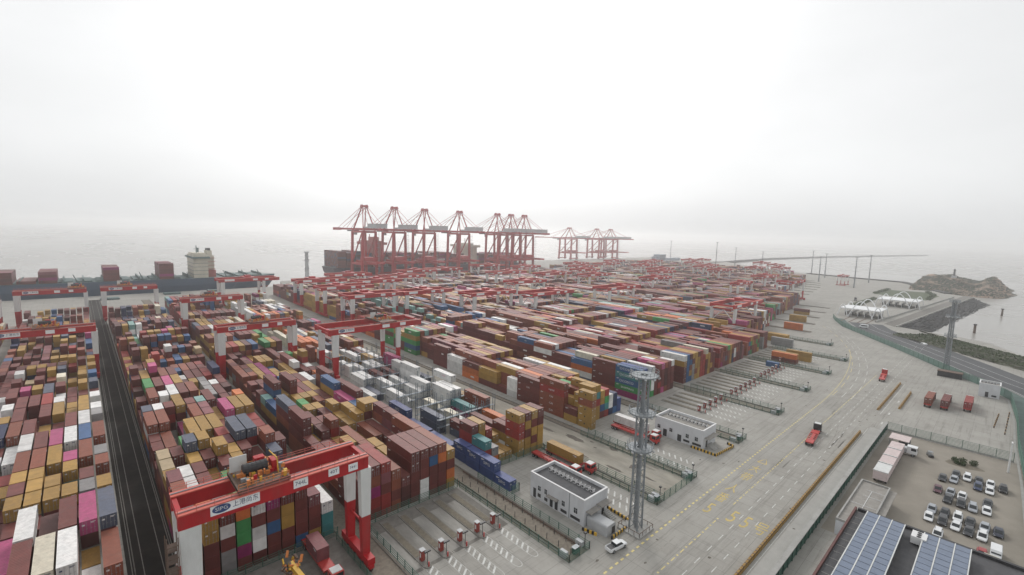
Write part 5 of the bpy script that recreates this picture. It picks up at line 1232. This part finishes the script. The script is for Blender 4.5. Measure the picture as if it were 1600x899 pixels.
# white pickup
t = empty('pickup_truck', (85.0, 54.6, .004), R(-8)); tag(t, 'white double cab pickup standing beside the yellow and black guard by the mast', 'pickup'); 
m_ = MB(); loft(m_, [(-2.75, ring(.88,.45,1.0)), (-2.6, ring(.95,.35,1.05)), (-.9, ring(.97,.32,1.06)), (1.2, ring(.97,.32,1.08)), (2.2, ring(.93,.36,1.0)), (2.7, ring(.8,.42,.85))]); m_.build('body', CP['w'], t)
m_ = MB(); m_.box(-2.5, -.95, -.78, .78, 1.04, 1.075, 0); m_.build('load_bed', M_dark, t)
m_ = MB()
for y in (-.92, .86): m_.box(-2.68, -.9, y, y+.06, 1.05, 1.22)
m_.box(-2.72, -2.64, -.9, .9, 1.0, 1.2); m_.build('bed_rail', CP['w'], t)
m_ = MB(); loft(m_, [(-.9, ring(.82,1.02,1.1,.02)), (-.75, ring(.76,1.02,1.72,.06)), (.75, ring(.76,1.02,1.74,.06)), (1.45, ring(.82,1.02,1.1,.02))]); m_.build('window', M_glass, t)
m_ = MB(); loft(m_, [(-.8, ring(.72,1.7,1.78,.03)), (.8, ring(.72,1.7,1.79,.03))]); m_.build('roof', CP['w'], t)
for x in (-1.7, 1.75):
    for y in (-.86, .86): wheel(t, x, y, .40, .26)
# terminal tractors with trailers, container trucks
def truck(x, y, rz, label, cab=M_truckred, flat=M_truckred, cont=None, L=14.0, empty_only=True, cat='truck', name='terminal_truck'):
    t = empty(name, (x, y, .012), R(rz)); tag(t, label, cat)
    m_ = MB(); m_.box(-L, 0, -.45, .45, .95, 1.3, 0)
    for k in range(9): m_.box(-L+.2+k*(L-.6)/8, -L+.5+k*(L-.6)/8, -1.2, 1.2, 1.05, 1.32, 0)
    m_.box(-L, -L+3.2, -1.25, 1.25, 1.25, 1.42, 0); m_.box(-3.4, -.1, -1.2, 1.2, 1.25, 1.42, 0)
    for yy in (-1.25, 1.15): m_.box(-L, 0, yy, yy+.1, 1.1, 1.42, 0)
    m_.build('trailer_frame', flat, t)
    m_ = MB(); m_.box(.6, 4.6, -.5, .5, .7, 1.0); m_.build('chassis', M_dark, t)
    m_ = MB(); m_.box(1.9, 4.2, -1.2, 1.2, 1.0, 3.1, 0); m_.box(4.2, 4.5, -1.15, 1.15, .7, 1.9, 0); cb = m_.build('cab', cab, t)
    m_ = MB(); m_.box(4.19, 4.23, -1.05, 1.05, 1.95, 2.95); m_.box(2.7, 4.0, -1.225, 1.225, 1.95, 2.85); m_.build('window', M_glass, cb)
    m_ = MB(); m_.box(2.0, 3.9, -1.0, 1.0, 3.1, 3.22); m_.build('roof_fairing', M_white, cb)
    for xx in (-L+.8, -L+2.0, 1.0, 3.7):
        for yy in (-.95, .95): wheel(t, xx, yy, .5, .5)
    if cont: 
        kind, c, lab = cont; me, dm = cmesh(kind, c)
        o = link('container', me, None); o.matrix_world = Matrix.Translation((x, y, 1.45)) @ Matrix.Rotation(R(rz-90), 4, 'Z') @ Matrix.Translation((0, -13.4 if kind == 'L' else -9.8, 0))
        tag(o, lab, 'container', 'containers on trucks'); link('door', dm, o)
    return t
truck(194, 43.4, 6, 'red terminal truck with empty red trailer driving along the main road', cab=M_dark)
truck(309, 41.5, 5, 'red terminal truck with empty trailer farther along the road near the bend')
for i, (x, y, c) in enumerate(((278.5, 19.8, 'r'), (279.5, 14.6, 'm'), (285, 7.8, 'R'))):
    truck(x, y, 0, f"container truck parked facing away near the white gate office, {['left','middle','right'][i]} of three", cab=M_dark, cont=('L' if i != 9 else 'S', c, f"{CN[c]} container on the {['left','middle','right'][i]} one of three parked trucks"))
truck(107.5, 82.5, -90, 'red truck carrying a yellow container beside the dark roofed substation', cont=('L', 'y', 'ochre yellow container on the red truck beside the substation'))
truck(102.6, 84.0, -90, 'red truck with empty red trailer between substation and the yellow loaded truck')
truck(140.2, 80.5, -90, 'empty red flatbed truck in the loading bay behind the light mast')
truck(143.8, 82, -90, 'red truck with a white load left of the pale roofed substation', cont=('L', 'w', 'white container on the truck left of the pale roofed substation'))
t = empty('trailer_row', (169, 20.6, .004)); 
bpy.data.objects.remove(t)
for i in range(4):
    x0 = 168.2+7.6*i; t = empty('box_trailer', (x0, 20.7, .004)); tag(t, f"pale pink covered box trailer in the row beside the green wall, {ORD[i]} from the annex", 'trailer', 'covered trailers beside the green wall')
    m_ = MB(); m_.box(0, 7.3, -1.7, 1.7, 1.0, 3.5, 0); m_.box(-.05, .25, -1.8, 1.8, 3.5, 3.75, 1); m_.box(.25, 7.3, -1.74, 1.74, 3.5, 3.58, 0 if i else 1); m_.build('box', [M_tarp, M_white], t)
    m_ = MB(); m_.box(.2, 7.1, -.5, .5, .6, 1.0); m_.build('chassis', M_dark, t)
    for xx in (1.4, 5.6):
        for yy in (-1.35, 1.35): wheel(t, xx, yy, .5, .4)
t = empty('cargo_lorry', (199.2, 17.4, .004), R(-90)); tag(t, 'white lorry cab parked across the end of the covered trailers', 'lorry')
m_ = MB(); m_.box(-1.0, 1.6, -1.2, 1.2, .9, 3.2, 0); cb = m_.build('cab', CP['w'], t); m_ = MB(); m_.box(1.59, 1.63, -1.05, 1.05, 2.0, 3.0); m_.box(.1, 1.4, -1.22, 1.22, 2.0, 2.9); m_.build('window', M_glass, cb)
m_ = MB(); m_.box(-5, -1.1, -1.2, 1.2, 1.0, 2.4); m_.build('cargo_bed', M_grey, t); m_ = MB(); m_.box(-5, 1.5, -.5, .5, .6, .9); m_.build('chassis', M_dark, t)
for xx in (-3.8, .7):
    for yy in (-1.0, 1.0): wheel(t, xx, yy, .48, .35)
t = empty('loading_shelter', (203, 18.5, 0)); tag(t, 'low white roofed shelter by the green mesh fence', 'shelter')
m_ = MB(); m_.box(0, 6.4, 0, 5.4, 2.7, 2.9); m_.build('roof', M_tarp, t); m_ = MB()
for x in (.2, 6.1):
    for y in (.2, 5.1): m_.tube((x, y, 0), (x, y, 2.7), .09, k=6)
m_.build('post', M_steel, t); m_ = MB(); m_.box(3.2, 6.2, .3, 3.0, 0, 1.5); m_.build('stored_crate', M_dark, t)
# yellow mobile crane under the nearest gantry
t = empty('mobile_crane', (28.2, 80, 0), R(-80)); tag(t, 'yellow crane boom with tangled machinery below the nearest gantry crane', 'mobile crane')
m_ = MB(); m_.box(-6, 6, -1.3, 1.3, .9, 1.9); m_.build('carrier', M_yel, t)
m_ = MB(); m_.beam((3.5, 0, 2.6), (-9.5, 0, 5.4), 1.0, 1.2, 0, .8, .9); m_.build('boom', M_yel, t)
m_ = MB(); rr = random.Random(3)
for k in range(34):
    a = Vector((-9.5+rr.uniform(-2.4, 1.6), rr.uniform(-1.5, 1.5), 4.2+rr.uniform(-1.2, 2.2))); b_ = a+Vector((rr.uniform(-1,1), rr.uniform(-1,1), rr.uniform(-1,1))); m_.beam(a, b_, rr.uniform(.12,.5), rr.uniform(.12,.5), rr.choice((0,0,1,2)))
m_.build('winch_machinery', [M_orange, M_rust, M_yel], t)
m_ = MB(); m_.box(3.2, 5.6, -1.2, 1.2, 1.9, 3.4); m_.build('cab', M_yel, t)
for xx in (-4.5, -2.8, 2.6, 4.4):
    for yy in (-1.15, 1.15): wheel(t, xx, yy, .62, .45)
truck(21.2, 86.5, 90, 'truck with red brown container waiting under the nearest gantry crane', cont=('S', 'r', 'short rust brown container on a truck under the nearest gantry crane'), L=13)
truck(33.6, 88, -90, 'red tractor with pinkish flat load beside the yellow crane boom', cont=('S', 'P', 'short dusty pink container beside the yellow crane boom'), L=13)
# street lamp and shrubs at the car park edge
t = empty('street_lamp', (208.5, -4.9, 0)); tag(t, 'tall pale street lamp at the corner of the car park', 'street lamp'); m_ = MB(); m_.tube((0,0,0), (0,0,9.5), .3, .14, 10); m_.build('post', M_trim, t); m_ = MB(); m_.box(-.2, 1.8, -.18, .18, 9.3, 9.5); m_.build('lamp_arm', M_trim, t)
struct(sheet('planter_bed', [blob(204, 5, 3.2, 5, 61)], M_soil, .014))
def shrub(x, y, r, label, seed):
    rr = random.Random(seed); m_ = MB()
    for k in range(260):
        d = Vector((rr.gauss(0,1), rr.gauss(0,1), rr.gauss(0,.8))).normalized()*(r*rr.uniform(.45, 1.08)); c = Vector((0,0,r*.85))+d; s_ = rr.uniform(.12,.26)
        u_ = Vector((rr.uniform(-1,1), rr.uniform(-1,1), rr.uniform(-1,1))).normalized(); v_ = u_.orthogonal().normalized()
        m_.face([c-u_*s_, c+v_*s_*.6, c+u_*s_, c-v_*s_*.6])
    t = empty('shrub', (x, y, 0)); tag(t, label, 'shrub', 'shrubs at the car park'); m_.build('foliage', M_leaf, t); m_ = MB(); m_.tube((0,0,0), (0,0,r), .08, .04, 6); m_.build('stem', M_rust, t)
for i, (x, y, r) in enumerate(((205.0, 7.0, .9), (205.4, 5.2, 1.0), (205.8, 2.6, 1.05), (203.4, 6.4, .7), (203.2, 5.0, .7))):
    shrub(x, y, r, f"small green shrub in the planter behind the parked cars, {['back left','back middle','back right','front left','front right'][i]}", 40+i)
def hedge(name, pts, h, label, seed):
    rr = random.Random(seed); m_ = MB()
    for (xa, ya), (xb, yb) in zip(pts, pts[1:]):
        L = math.hypot(xb-xa, yb-ya)
        for k in range(int(L*5)):
            f_ = rr.random(); c = Vector((xa+(xb-xa)*f_+rr.uniform(-2.5,2.5), ya+(yb-ya)*f_+rr.uniform(-2.5,2.5), rr.uniform(.2, h))); s_ = rr.uniform(.5,1.1); u_ = Vector((rr.uniform(-1,1), rr.uniform(-1,1), rr.uniform(-.6,.6))).normalized(); v_ = u_.orthogonal().normalized()
            m_.face([c-u_*s_, c+v_*s_*.7, c+u_*s_, c-v_*s_*.7])
    o = m_.build(name, M_leaf); tag(o, label, 'hedge')
hedge('hedge', [(800,128),(890,126)], 2.6, 'green hedge along the far edge of the gate lawn', 1)
hedge('hedge', [(770,70),(852,72),(898,84)], 2.6, 'green hedge beside the farther gate canopy on the sea side', 2)
hedge('hedge', [(600,114),(730,116)], 2.0, 'green hedge strip between the two gate canopies', 3)
# scrub tufts on the bank: nobody could count them
m_ = MB(); rr = random.Random(8)
for k in range(2600):
    s_ = rr.random(); t_ = rr.random(); x = 478-85*s_ + (-23)*t_ ; y = 40-88*s_ + 20*t_
    c = Vector((x, y, .4+2.4*math.sin(math.pi*t_)*math.sin(math.pi*s_)+rr.uniform(0,1.2))); q = rr.uniform(.35,1.0); u_ = Vector((rr.uniform(-1,1), rr.uniform(-1,1), rr.uniform(-.6,.8))).normalized(); v_ = u_.orthogonal().normalized()
    m_.face([c-u_*q, c+v_*q*.7, c+u_*q, c-v_*q*.7])
o = m_.build('undergrowth', M_leaf); stuff(o); tag(o, 'low scrub covering the rocky bank beside the coastal road', 'scrub')
t = empty('bus_shelter', (334, 13, 0)); tag(t, 'long dark roofed shelter beside the white gate office', 'shelter')
m_ = MB(); m_.box(0, 5, 0, 10, 2.8, 3.05); m_.build('roof', M_rust, t); m_ = MB(); m_.box(.2, 4.8, .2, 9.8, 0, 2.7); m_.build('cabin', M_dark, t)
van(471, 80, CP['w'], 6, 2.3, 2.9, 'white van driving on the lane in front of the nearer gate canopy', 'delivery_van', 'van', 90)
truck(688, 128, 10, 'dark truck on the road behind the gate canopies', cab=M_dark, flat=M_dark)
van(428, 38, CP['w'], 5, 1.9, 1.5, 'white car driving on the coastal road by the scrub bank', 'road_car', 'car', 30)
sm_ = MB()
finish_mass()
for o in list(COL.objects):
    if o.type == 'EMPTY' and not o.children: bpy.data.objects.remove(o)
